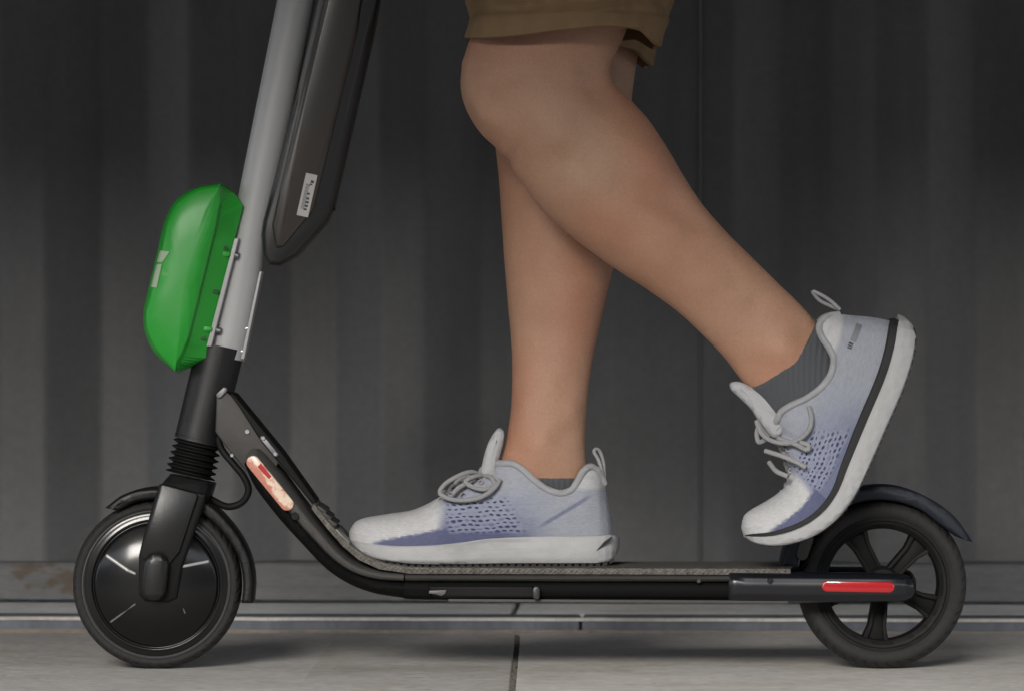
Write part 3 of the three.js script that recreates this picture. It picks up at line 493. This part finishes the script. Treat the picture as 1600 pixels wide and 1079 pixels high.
const farLeg = limb([
  [820, -420, 1090, -420, -0.085, 0.080], [785, -200, 1055, -200, -0.09, 0.085], [770, -40, 1020, -20, -0.085, 0.078], [765, 60, 1000, 70, -0.075, 0.068], [766, 130, 990, 128, -0.068, 0.062], [770, 195, 984, 195, -0.06, 0.058], [778, 262, 984, 265, -0.052, 0.058], [783, 335, 974, 345, -0.045, 0.058], [787, 402, 960, 410, -0.036, 0.054], [793, 472, 944, 480, -0.028, 0.047], [799, 540, 929, 548, -0.02, 0.041], [800, 600, 920, 608, -0.012, 0.037], [797, 650, 916, 656, -0.006, 0.036], [790, 690, 915, 696, -0.003, 0.035], [781, 722, 918, 730, 0, 0.032], [770, 760, 922, 766, 0, 0.0275], [750, 800, 925, 806, 0, 0.030]]);
// muscle and bone: [x, y, depth, radius in drawing units, rise in mm]
const bumps = [[742, 140, 0.115, 46, 2.2], [772, 166, 0.150, 20, -6.0], [748, 176, 0.138, 22, 3.0], [760, 118, 0.150, 26, 2.6], [800, 140, 0.154, 16, -2.0], [812, 222, 0.155, 30, 2.4], [872, 212, 0.158, 28, 4.2], [935, 138, 0.150, 34, -5.5], [900, 112, 0.152, 22, 2.2], [925, 165, 0.155, 22, 2.0],
  [1030, 262, 0.158, 40, 6.0], [985, 222, 0.158, 40, 2.5], [1062, 322, 0.146, 24, -4.2], [1038, 312, 0.152, 22, -3.4], [1010, 300, 0.158, 22, -3.0], [975, 290, 0.162, 20, -1.8], [1085, 350, 0.140, 20, -2.6], [960, 335, 0.162, 46, 2.4], [1035, 385, 0.150, 42, 2.2], [900, 285, 0.162, 40, 1.6], [880, 250, 0.162, 18, -1.6], [910, 262, 0.162, 18, -1.4], [1110, 440, 0.140, 34, 1.2], [1120, 410, 0.138, 16, -1.8], [1150, 442, 0.136, 16, -1.8], [1180, 475, 0.134, 16, -1.8],
  [1226, 548, 0.136, 26, 3.6], [1258, 518, 0.128, 22, -3.4], [1190, 575, 0.136, 26, -1.6],
  [842, 690, 0.036, 26, 3.2], [888, 682, 0.034, 24, -3.6], [812, 640, 0.026, 20, 1.8], [845, 645, 0.028, 26, -1.4], [905, 470, 0.02, 44, 3.0], [820, 470, 0.018, 30, 1.8], [862, 520, 0.020, 36, -2.0], [850, 580, 0.026, 26, -1.2], [902, 640, 0.026, 16, 2.0], [884, 600, 0.026, 16, -1.4]].map(([x, y, z, r, h]) => [x, y, z, r, h * 1.35]).map(([x, y, z, r, h]) => { const p = at(x, y, z); return [p.x, p.y, z, 1 / (r * S) ** 2, h * 0.001, (r * S * 2.4) ** 2]; });
const HIP = at(940, -420, 0);
function bodyField(x, y, z) {
  let a = nearLeg(x, y, z), b = farLeg(x, y, z), d = smin(a, b, y > 0.95 ? 0.05 : 0.002);
  if (y > 0.85) { const q = Math.hypot((x - HIP.x) / 0.115, (y - HIP.y - 0.02) / 0.12, z / 0.165); d = smin(d, (q - 1) * 0.115, 0.06); }
  if (d < 0.03) for (const p of bumps) { const r = (x - p[0]) ** 2 + (y - p[1]) ** 2 + (z - p[2]) ** 2; if (r < p[5]) d -= p[4] * Math.exp(-r * p[3]); }
  return d;
}
const rider = grp('person'); tag(rider, 'rider in khaki shorts pushing off, one running shoe on the deck', 'person');
{
  const g = nets(bodyField, [-0.14, 0.14, -0.2], [0.47, 1.22, 0.2], 0.0055);
  const p = g.attributes.position, col = new Float32Array(p.count * 3);
  for (let i = 0; i < p.count; i++) {
    const x = p.getX(i), y = p.getY(i), z = p.getZ(i), m = vn3(x * 26, y * 26, z * 26 + 50) * 0.6 + vn3(x * 70, y * 70, z * 70 + 50) * 0.4 - 0.5, r = vn3(x * 12 + 9, y * 12, z * 12 + 70) - 0.5;
    col[3 * i] = 1 + 0.16 * m + 0.04 * r; col[3 * i + 1] = 1 + 0.22 * m - 0.20 * r; col[3 * i + 2] = 1 + 0.24 * m - 0.26 * r;
  }
  g.setAttribute('color', new THREE.BufferAttribute(col, 3));
  const skinT = tex(512, 512, (u, v) => { // pores and short fine hairs
    let k = 0.965 + 0.05 * (fbm(u * 70, v * 70, 3, 70, 101) - 0.5) + 0.05 * (vn(u * 240, v * 240, 240, 103) - 0.5);
    const hx = u * 60 + 0.8 * vn(u * 20, v * 20, 20, 107), hy = v * 22, c = hsh(Math.floor(hx), Math.floor(hy), 5), fx = hx - Math.floor(hx), fy = hy - Math.floor(hy); if (c > 0.45 && Math.abs(fx - 0.5 - 0.3 * (fy - 0.5)) < 0.06 && fy > 0.2 && fy < 0.7) k -= 0.05;
    return [k, k * 0.995, k * 0.99];
  });
  const skinB = gtex(512, 512, (u, v) => 0.6 * fbm(u * 120, v * 120, 3, 120, 105) + 0.4 * fbm(u * 30, v * 30, 3, 30, 106));
  obj('body', g, phy(lin(0.42, 0.232, 0.150), 0.6, { vertexColors: true, map: rep(skinT, 6, 6), bumpMap: rep(skinB, 6, 6), bumpScale: 0.0007, sheen: 0.25, sheenRoughness: 0.5, sheenColor: lin(0.5, 0.35, 0.28) }), rider);
}
{ // socks
  const knit = gtex(256, 256, (u, v) => 0.5 + 0.3 * Math.sin(u * Math.PI * 2 * 32) + 0.2 * fbm(u * 60, v * 60, 2, 60, 111));
  const sm = std(lin(0.075, 0.080, 0.088), 0.95, 0, { bumpMap: rep(knit, 5, 5), bumpScale: 0.0012 });
  const cut = (fn, n, o, g) => (x, y, z) => Math.max(fn(x, y, z) - 0.0022, (x - o.x) * n.x + (y - o.y) * n.y + (z - o.z) * n.z);
  const o1 = at(850, 742, 0); obj('sock', nets(cut(farLeg, V3(0.02, 1, 0.05).normalize(), o1), [-0.06, 0.14, -0.06], [0.12, 0.27, 0.06], 0.0035), sm, rider);
  const o2 = at(1247, 556, 0.135); obj('sock', nets(cut(nearLeg, V3(-0.62, 0.64, 0.42).normalize(), o2), [0.2, 0.15, 0.04], [0.47, 0.45, 0.16], 0.0035), sm, rider);
}
{ // shorts: two trouser legs with turned hems and folds
  const cl = tex(512, 512, (u, v) => { const w = 0.5 + 0.5 * Math.sin((u + v) * Math.PI * 2 * 128), n = fbm(u * 9, v * 9, 4, 9, 121); const g = 0.94 + 0.05 * (w - 0.5) + 0.12 * (n - 0.5); return [g, g * 0.995, g * 0.98]; });
  const cb = gtex(256, 256, (u, v) => 0.5 + 0.25 * Math.sin((u + v) * Math.PI * 2 * 64) + 0.25 * fbm(u * 60, v * 60, 2, 60, 123));
  const khaki = std(lin(0.240, 0.153, 0.080), 0.9, 0, { map: rep(cl, 8, 8), bumpMap: rep(cb, 16, 16), bumpScale: 0.0006 });
  const leg = (F, s, off) => {               // F: [front x, back x] per height, s: +1 near leg
    const rows = [], uvs = [], N = 70, M = 144, wallT = 0.0022;
    const ring = (t, inset, arr, ua) => {    // t: 0 hem .. 1 waist
      const row = [], uv = [];
      for (let j = 0; j < M; j++) {
        const a = j / M * Math.PI * 2, co = Math.cos(a), si = Math.sin(a);
        const fx = mix(F[0], F[2], t) - 6 * Math.sin(t * 3), bx = mix(F[1], F[3], t), cx = (fx + bx) / 2, hx = (bx - fx) / 2, hemY = F[4] - 9 * sst(-0.4, 0.6, co) * (si > -0.3 ? 1 : 0.4) + 4 * Math.sin(a * 3 + 1) + 16 * sst(0.75, 1, co);
        const py = mix(hemY, -430, t), zc = mix(F[5], F[6], t), hz = mix(F[7], 0.105, t);
        let d = -inset; // folds: diagonal drags from the crotch towards the knee, and vertical drape
        const yy = (60 - py) / 100, ph = a * s;
        d += 0.0070 * Math.sin(ph * 3.0 + yy * 3.2 + 1.2 * Math.sin(yy * 2 + s)) * sst(0.0, 0.45, yy) + 0.0048 * Math.sin(ph * 7 - yy * 5.5) * sst(0.15, 0.7, yy) + 0.0035 * (fbm(co * 2 + 5, si * 2 + yy * 1.4, 3, 0, 131) - 0.5) + 0.0016 * Math.sin(ph * 5 + 2);
        if (inset === 0) { d += 0.0016 * sst(0.345, 0.325, yy); if (yy > 0.325 && yy < 0.35) d -= 0.0014; const wv = yy - 0.42 - 0.10 * Math.sin(ph * 2.0 + 0.6); d -= 0.0045 * Math.exp(-(wv * wv) / 0.0012) * sst(0.2, 0.9, si * s > 0 ? si * s : 0.4); }                         // hem seam
        const c = Math.sign(co) * Math.pow(Math.abs(co), 0.85), p = at(cx + hx * c, py, zc); row.push(V3(p.x + d * co, p.y, zc + (hz + d) * si)); uv.push([a * 0.14, py * S]);
      }
      arr.push(row); ua.push(uv);
    };
    for (let i = 0; i <= 10; i++) ring(0.12 * (1 - i / 10), 0.004, rows, uvs); ring(-0.003, 0.0022, rows, uvs);
    for (let i = 0; i <= N; i++) ring(Math.pow(i / N, 1.7), 0, rows, uvs);
    return gridGeo(rows, uvs, true);
  };
  obj('shorts', mergeGeometries([leg([725, 1031, 800, 1115, 62, 0.088, 0.06, 0.108], 1), leg([752, 1018, 800, 1115, 92, -0.082, -0.06, 0.105], -1)]), khaki, rider);
}

// ---------------------------------------------------------------- running shoes
const shoeTop = curveTable([[0, 48], [0.012, 58], [0.026, 65], [0.064, 71], [0.15, 77], [0.227, 82], [0.277, 90], [0.329, 102], [0.42, 127], [0.506, 148], [0.544, 157], [0.596, 158], [0.63, 152], [0.69, 130], [0.742, 116], [0.78, 112], [0.818, 116], [0.846, 132], [0.868, 147], [0.891, 152], [0.92, 145], [0.943, 126], [0.957, 100], [0.972, 66], [0.976, 50]]);
const shoeW = curveTable([[0, 2], [0.006, 18], [0.03, 36], [0.08, 51], [0.15, 60], [0.25, 66], [0.35, 64], [0.45, 57], [0.55, 51], [0.65, 48], [0.75, 48], [0.85, 46], [0.92, 39], [0.955, 25], [0.97, 10], [0.976, 1]]);
const collarW = curveTable([[0, 0], [0.525, 0], [0.545, 16], [0.58, 31], [0.65, 42], [0.75, 45], [0.83, 40], [0.88, 26], [0.92, 12], [0.945, 0], [1, 0]]);
const midTop = curveTable([[0, 37], [0.03, 36], [0.1, 32], [0.2, 30], [0.3, 31], [0.41, 35], [0.52, 41], [0.7, 44], [0.9, 45], [0.96, 46], [1, 40]]);
const midBot = curveTable([[0, 34], [0.03, 22], [0.08, 12], [0.15, 5], [0.25, 1], [0.35, 0], [0.9, 0], [0.955, 3], [0.985, 12], [1, 26]]);
const midW = curveTable([[0, 6], [0.008, 24], [0.03, 41], [0.08, 56], [0.15, 66], [0.25, 72], [0.35, 70], [0.45, 62], [0.55, 56], [0.65, 54], [0.75, 55], [0.85, 55], [0.92, 51], [0.96, 43], [0.985, 28], [1, 6]]);
// dye and knit of the upper, drawn over (length, height)
function knitColor(t, h, lateral) {
  const n = fbm(t * 26, h * 0.07, 3, 0, 141), n2 = fbm(t * 90, h * 0.5, 2, 0, 142);
  let c;
  const W = [0.735, 0.735, 0.74], P = [0.62, 0.63, 0.67], L = [0.525, 0.548, 0.622], B = [0.335, 0.353, 0.465], G = [0.585, 0.605, 0.64];
  const bl = (a, b, k) => a.map((v, i) => mix(v, b[i], clamp(k, 0, 1)));
  // quarter: strong lavender low in the middle, paler up and towards the heel
  const q = sst(0.315, 0.37, t + 0.02 * (n - 0.5)); let base = bl(B, L, sst(40, 84, h + 30 * (n - 0.5))); base = bl(base, P, sst(82, 128, h)); base = bl(base, bl(G, P, 0.3), sst(0.55, 0.80, t + 0.05 * (n - 0.5)));
  if (lateral) base = bl(base, L, 0.45 * sst(0.9, 0.5, t) * sst(120, 60, h));
  c = bl(W, base, q);
  // dyed strip along the toe
  const edge = 32 + 150 * Math.max(0, t - 0.06) * (t < 0.37 ? 0.55 : 0) + 3.5 * (n2 - 0.5); if (t < 0.40) c = bl(c, B, 0.95 * sst(edge + 3, edge - 3, h) * sst(0.06, 0.13, t));
  if (!lateral) { const dd = h - (58 + (t - 0.70) * 250); c = bl(c, B, 0.55 * sst(5, 1.5, Math.abs(dd)) * sst(0.69, 0.74, t) * sst(0.91, 0.86, t)); }
  c = bl(c, W, sst(112, 122, h - 190 * Math.max(0, 0.84 - t) * (t > 0.6 ? 0.0 : 0)) * sst(0.80, 0.86, t)); // padded heel collar
  const knitL = 0.5 + 0.5 * Math.sin(h * 2.1 + 0.6 * Math.sin(t * 60)); let k = 1 - 0.04 * knitL - 0.09 * (n2 - 0.5) - 0.04 * (n - 0.5);
  // open mesh: rows of small slits
  const zone = sst(0.35, 0.385, t) * sst(0.645, 0.60, t + (h - 70) * 0.0012) * sst(46, 54, h) * sst(108, 98, h); let hole = 0;
  if (zone > 0.1) { const hw = h + 2.2 * (fbm(t * 40, h * 0.1, 2, 0, 145) - 0.5) * 2 - (t - 0.5) * 26, ri = Math.floor(hw / 6.6), u = t * 40 + (ri % 2) * 0.5 + 0.25 * (hsh(ri & 63, 7, 2) - 0.5), ui = Math.floor(u), fu = u - ui - 0.5, fh = hw / 6.6 - ri - 0.5, sz = 0.75 + 0.5 * hsh(ui & 127, ri & 127, 9), e = Math.hypot((fu - fh * 0.55) * 1.5, (fh + fu * 0.35) * 2.6) / sz; hole = sst(0.62, 0.34, e) * zone * sst(0.12, 0.3, hsh(ui & 127, ri & 127, 4)); const lump = sst(0.55, 0.95, e) * zone; c = bl(c, [0.57, 0.585, 0.665], 0.7 * lump); c = bl(c, [0.19, 0.20, 0.32], 0.85 * hole); }
  return [c[0] * k, c[1] * k, c[2] * k, hole, knitL];
}
const HMAX = 170;
function upperMat(lateral) {
  const w = 1024, h = 512, d = new Uint8Array(w * h * 4), b = new Uint8Array(w * h * 4);
  for (let j = 0; j < h; j++) for (let i = 0; i < w; i++) { const c = knitColor((i + 0.5) / w, (j + 0.5) / h * HMAX, lateral), k = (j * w + i) * 4; for (let q = 0; q < 3; q++) d[k + q] = clamp(c[q], 0, 1) * 255; const e = clamp(0.62 - 0.5 * c[3] - 0.1 * c[4] + 0.1 * hsh(i >> 1, j >> 1, 3), 0, 1) * 255; b[k] = b[k + 1] = b[k + 2] = e; d[k + 3] = b[k + 3] = 255; }
  const T = (a, s) => { const t = new THREE.DataTexture(a, w, h, THREE.RGBAFormat); t.magFilter = THREE.LinearFilter; t.minFilter = THREE.LinearMipmapLinearFilter; t.generateMipmaps = true; if (s) t.colorSpace = THREE.SRGBColorSpace; t.needsUpdate = true; return t; };
  return std(new THREE.Color(1, 1, 1), 0.95, 0, { map: T(d, true), bumpMap: T(b, false), bumpScale: 0.0016 });
}
const whiteFoamT = tex(256, 256, (u, v) => { const g = 0.655 + 0.05 * (fbm(u * 8, v * 8, 4, 8, 151) - 0.5) - (vn(u * 60, v * 60, 60, 152) > 0.95 ? 0.05 : 0); return [g, g, g * 1.005]; });
const foam = std(new THREE.Color(1, 1, 1), 0.6, 0, { map: rep(whiteFoamT, 3, 2), bumpMap: rep(grainB, 8, 3), bumpScale: 0.0004 });
const fabricB = gtex(256, 256, (u, v) => 0.5 + 0.25 * Math.sin(u * Math.PI * 2 * 48) * Math.sin(v * Math.PI * 2 * 48) + 0.25 * fbm(u * 40, v * 40, 2, 40, 155));
const whiteCloth = std(lin(0.42, 0.425, 0.44), 0.95, 0, { bumpMap: rep(fabricB, 10, 10), bumpScale: 0.0008 });
const laceMat = std(lin(0.44, 0.44, 0.445), 0.9, 0, { bumpMap: rep(fabricB, 12, 1), bumpScale: 0.001 });
const outsoleMat = std(lin(0.012, 0.012, 0.013), 0.7);

function makeShoe(cfg) {
  const shoe = grp('running_shoe', rider); const z0 = cfg.z;
  const pt = (t, h, z) => { const f = cfg.frame(t), p = at(f[0] + f[2] * h * cfg.k, f[1] - f[3] * h * cfg.k, z0); return V3(p.x, p.y, z0 + z * S * cfg.k); };
  const ts = []; for (let i = 0; i <= 110; i++) ts.push(0.5 - 0.5 * Math.cos(Math.PI * i / 110));
  // upper: near and far half, each from the sole up to the ridge or the collar
  const half = (s) => {
    const rows = [], uvs = [], M = 26;
    for (const u0 of ts) {
      const t = u0 * 0.976, top = shoeTop(t), m = midTop(t) - 4, w = shoeW(t), c = collarW(t), o = sst(0.46, 0.60, t), row = [], uv = [];
      for (let j = 0; j <= M; j++) {
        const v = j / M, f = v * Math.PI / 2, zE = c + (w - c) * Math.pow(Math.cos(f), 0.85), hE = m + (top - m) * Math.pow(Math.sin(f), 0.9);
        const zC = mix(w, c, Math.pow(v, 1.7)) + 4 * Math.sin(v * Math.PI) , hC = m + (top - m) * v;
        let z = mix(zE, zC, o), h = mix(hE, hC, o);
        const wr = 1.6 * (fbm(t * 26, v * 4 + s, 3, 0, 161) - 0.5) * Math.sin(v * 3.1);   // the knit is never quite smooth
        const crease = cfg.crease ? 2.2 * Math.sin(t * 150) * sst(0.2, 0.25, t) * sst(0.36, 0.30, t) * sst(0.25, 0.6, v) : 0;
        row.push(pt(t, h + (1 - o) * (wr + crease) * v, s * (z + wr))); uv.push([t, h / HMAX]);
      }
      rows.push(row); uvs.push(uv);
    }
    const g = gridGeo(rows, uvs); if (s < 0) { const ix = g.index.array; for (let i = 0; i < ix.length; i += 3) { const a = ix[i]; ix[i] = ix[i + 1]; ix[i + 1] = a; } }
    g.deleteAttribute('normal'); return g;
  };
  const up = mergeVertices(mergeGeometries([half(1), half(-1)]), 1e-5); up.computeVertexNormals(); obj('upper', up, upperMat(cfg.lateral), shoe);
  // midsole
  const loop = (sec, wf, t0, t1, name, mat, crease = 0.5) => {
    const rows = [], uvs = [];
    for (const u0 of ts) { const t = mix(t0, t1, u0), b = midBot(t), m = midTop(t), w = wf(t), row = [], uv = []; const S2 = [...sec.map(([z, a, c]) => [z, a, c]), ...sec.slice().reverse().map(([z, a, c]) => [-z, a, c])]; S2.forEach(([z, a, c], j) => { row.push(pt(t, mix(b, m, a) + (c || 0) * (cfg.sculpt && z > 0 ? sst(0.36, 0.42, t) * sst(0.72, 0.62, t) : 0) * 0, z * w - (cfg.sculpt && z > 0 && a > 0.55 && a < 0.86 ? 3.2 * sst(0.30, 0.40, t) * sst(0.70, 0.62, t) : 0))); uv.push([t, j / S2.length]); }); rows.push(row); uvs.push(uv); }
    const cap = (r) => { const c = r.reduce((s, p) => s.add(p), V3(0, 0, 0)).multiplyScalar(1 / r.length); return r.map(() => c.clone()); }; rows.unshift(cap(rows[0])); rows.push(cap(rows[rows.length - 1])); uvs.unshift(uvs[0]); uvs.push(uvs[uvs.length - 1]);
    return obj(name, toCreasedNormals(gridGeo(rows, uvs, true), crease), mat, shoe);
  };
  const topA = cfg.band ? 0.74 : 1;
  loop([[0.0, 0], [0.55, 0], [0.85, 0.01], [0.94, 0.06], [0.985, 0.16], [1, 0.3], [1, 0.44], [0.99, 0.52 * topA], [0.985, 0.6 * topA], [0.975, 0.8 * topA], [0.965, 0.93 * topA], [0.94, 0.985 * topA], [0.85, topA], [0, topA]], midW, 0, 1, 'midsole', foam, 0.6);
  if (cfg.band) loop([[0, 0.70], [0.90, 0.70], [0.945, 0.74], [0.955, 0.85], [0.945, 0.98], [0.90, 1.03], [0, 1.03]], midW, 0.004, 0.985, 'sole_band', outsoleMat, 0.6);
  // outsole lugs
  const lugs = []; for (let t = 0.045; t < 0.985; t += 0.0262) { const w = midW(t) * 0.86, a = pt(t, midBot(t) - cfg.lug, 0), b = pt(t + 0.017, midBot(t + 0.017) - cfg.lug, 0), e = pt(t, midBot(t) + 2, 0), f = pt(t + 0.017, midBot(t + 0.017) + 2, 0); for (const [z0_, z1_] of [[-1, -0.4], [-0.3, 0.3], [0.4, 1]]) { const za = z0 + z0_ * w * S * cfg.k, zb = z0 + z1_ * w * S * cfg.k, P = [a, b, f, e].map((p) => [V3(p.x, p.y, za), V3(p.x, p.y, zb)]), pos = []; const q = (A, B, C, D) => { for (const v of [A, B, C, A, C, D]) pos.push(v.x, v.y, v.z); }; q(P[0][1], P[1][1], P[2][1], P[3][1]); q(P[3][0], P[2][0], P[1][0], P[0][0]); for (let i = 0; i < 4; i++) { const n = (i + 1) % 4; q(P[i][0], P[n][0], P[n][1], P[i][1]); } const g = new THREE.BufferGeometry(); g.setAttribute('position', new THREE.Float32BufferAttribute(pos, 3)); lugs.push(g); } }
  const lg = mergeGeometries(lugs); lg.computeVertexNormals(); obj('outsole', lg, outsoleMat, shoe);
  // padded collar
  const col = []; for (let i = 0; i <= 34; i++) { const t = mix(0.535, 0.944, i / 34); col.push(pt(t, shoeTop(t) - 1.5, collarW(t) - 0.5)); } for (let i = 33; i > 0; i--) { const t = mix(0.535, 0.944, i / 34); col.push(pt(t, shoeTop(t) - 1.5, -collarW(t) + 0.5)); }
  obj('collar', tube(col, 0.0042, 220, 10, true), whiteCloth, shoe);
  // tongue
  const tq = cfg.tongue.map(([x, y]) => [x, y]); obj('tongue', ext(tq, z0 - 0.020, z0 + 0.020, 0.0075, 6, true), whiteCloth, shoe);
  // laces: rows across the instep and a bow
  const onTop = (t, z) => { const w = shoeW(t), top = shoeTop(t), m = midTop(t), k = clamp(Math.abs(z) / w, 0, 0.98); return m + (top - m) * Math.pow(Math.sin(Math.acos(Math.pow(k, 1 / 0.85))), 0.9); };
  for (let i = 0; i < 5; i++) { const t = 0.345 + i * 0.036, P = []; for (let j = 0; j <= 10; j++) { const a = mix(-1, 1, j / 10), z = a * (25 + i * 1.5), tt = t + (1 - a * a) * 0.004 + a * 0.010 * (i % 2 ? 1 : -1); P.push(pt(tt, onTop(tt, z) + 2.6, z)); } const g = tube(P, 0.0029, 36, 8); obj('lace', g, laceMat, shoe); }
  for (let i = 0; i < 5; i++) for (const s of [1, -1]) { const t = 0.34 + i * 0.037, z = s * (29 + i * 1.2), e = new THREE.TorusGeometry(0.0026, 0.0011, 6, 12), p = pt(t, onTop(t, z) + 0.6, z); e.lookAt(V3(0, 0.35, s)); e.translate(p.x, p.y, p.z); obj('eyelet', e, whiteCloth, shoe); }
  for (const L of cfg.bow) obj('lace', tube(L.map(([x, y, z]) => at(x, y, z0 + z)), 0.0028, 60, 8), laceMat, shoe);
  // heel pull tab
  obj('pull_tab', tube(cfg.tab.map(([x, y, z]) => at(x, y, z0 + z)), 0.0021, 50, 8), whiteCloth, shoe);
  return { shoe, pt };
}
{
  const deck = makeShoe({ z: 0, k: 1, lug: 4.2, lateral: false, band: false, sculpt: true, frame: (t) => [545 + 423 * t, 879, 0, 1],
    tongue: [[752, 742], [754, 722], [762, 694], [772, 676], [780, 669], [787, 674], [787, 688], [782, 708], [776, 730], [770, 748]],
    bow: [[[752, 742, 0.012], [735, 737, 0.028], [714, 744, 0.036], [694, 757, 0.038], [687, 769, 0.040], [700, 778, 0.043], [728, 781, 0.045], [754, 775, 0.043], [774, 760, 0.040], [781, 748, 0.034]],
      [[756, 742, 0.015], [738, 745, 0.032], [727, 752, 0.037], [738, 760, 0.039], [758, 764, 0.038], [772, 758, 0.034], [768, 746, 0.026], [756, 742, 0.016]],
      [[750, 740, -0.006], [728, 742, -0.004], [712, 755, 0.006], [716, 768, 0.020], [724, 774, 0.034]],
      [[752, 744, 0.01], [734, 752, 0.030], [716, 762, 0.036], [706, 772, 0.040]]],
    tab: [[941, 760, 0.004], [941, 738, 0.004], [934, 716, 0.004], [928, 705, 0.003], [931, 701, 0], [936, 703, -0.002], [942, 718, -0.003], [944, 736, -0.003], [944, 760, -0.003]] });
  // dark notch between heel and midsole
  obj('heel_notch', ext([[931, 861], [944, 846], [956, 838], [953, 845], [944, 852]], 0.030, 0.0395, 0.0006, 1), outsoleMat, deck.shoe);
  const fr = curveTable([[0, 1172, 871, 16], [0.12, 1221, 856, 20], [0.25, 1270, 834, 31], [0.35, 1305, 807, 43], [0.45, 1332, 773, 55], [0.55, 1352, 734, 63], [0.7, 1381, 669, 66], [0.85, 1414, 590, 67], [1, 1438, 503, 71]]);
  const up = makeShoe({ z: 0.1, k: 1.02, lug: 1.2, lateral: true, band: true, crease: true, frame: (t) => { const a = fr(t, 3) * Math.PI / 180; return [fr(t, 1), fr(t, 2), -Math.sin(a), Math.cos(a)]; },
    tongue: [[1238, 658], [1226, 640], [1204, 620], [1178, 606], [1154, 596], [1143, 599], [1144, 608], [1158, 622], [1176, 640], [1190, 662], [1212, 684]],
    bow: [[[1200, 682, 0.012], [1188, 668, 0.020], [1182, 656, 0.018], [1190, 676, 0.026], [1206, 688, 0.034], [1232, 692, 0.040], [1252, 684, 0.044], [1266, 668, 0.046], [1268, 650, 0.045], [1264, 634, 0.042]],
      [[1200, 684, 0.010], [1186, 690, 0.014], [1183, 676, 0.012], [1186, 664, 0.010]],
      [[1222, 686, 0.036], [1244, 694, 0.044], [1262, 702, 0.047], [1264, 696, 0.047], [1250, 690, 0.045]],
      [[1196, 704, 0.026], [1222, 712, 0.040], [1246, 722, 0.047], [1260, 730, 0.050]],
      [[1202, 722, 0.024], [1214, 736, 0.038], [1232, 744, 0.046]]],
    tab: [[1313, 484, 0.003], [1298, 470, 0.003], [1282, 460, 0.002], [1270, 455, 0], [1274, 462, -0.002], [1282, 470, -0.003], [1298, 478, -0.003], [1312, 484, -0.003]] });
  // grey printed tab on the heel
  const onSide = (t, h) => { const v = clamp((h - midTop(t) + 4) / (shoeTop(t) - midTop(t) + 4), 0, 1), w = shoeW(t), c = collarW(t); return mix(w, c, Math.pow(v, 1.7)) + 4 * Math.sin(v * Math.PI); };
  const strip = (t0, t1, h0, h1, lift, name, mat) => { const rows = [], rb = []; for (let i = 0; i <= 8; i++) { const a = [], b = []; for (let j = 0; j <= 4; j++) { const t = mix(t0, t1, i / 8), h = mix(h0, h1, j / 4) - (t - t0) * 90; a.push(up.pt(t, h, onSide(t, h) + lift)); b.push(up.pt(t, h, onSide(t, h) - 1)); } rows.push(a); rb.push(b); } return obj(name, mergeGeometries([gridGeo(rows), gridGeo(rb)]), mat, up.shoe); };
  strip(0.885, 0.938, 92, 101, 1.4, 'heel_label', std(lin(0.17, 0.18, 0.195), 0.5));
  for (const [a, b] of [[0.862, 0.866], [0.868, 0.872], [0.874, 0.880]]) strip(a, b, 95 , 102, 1.2, 'label_print', std(lin(0.03, 0.03, 0.04), 0.6));
}
renderer.render(scene, camera);
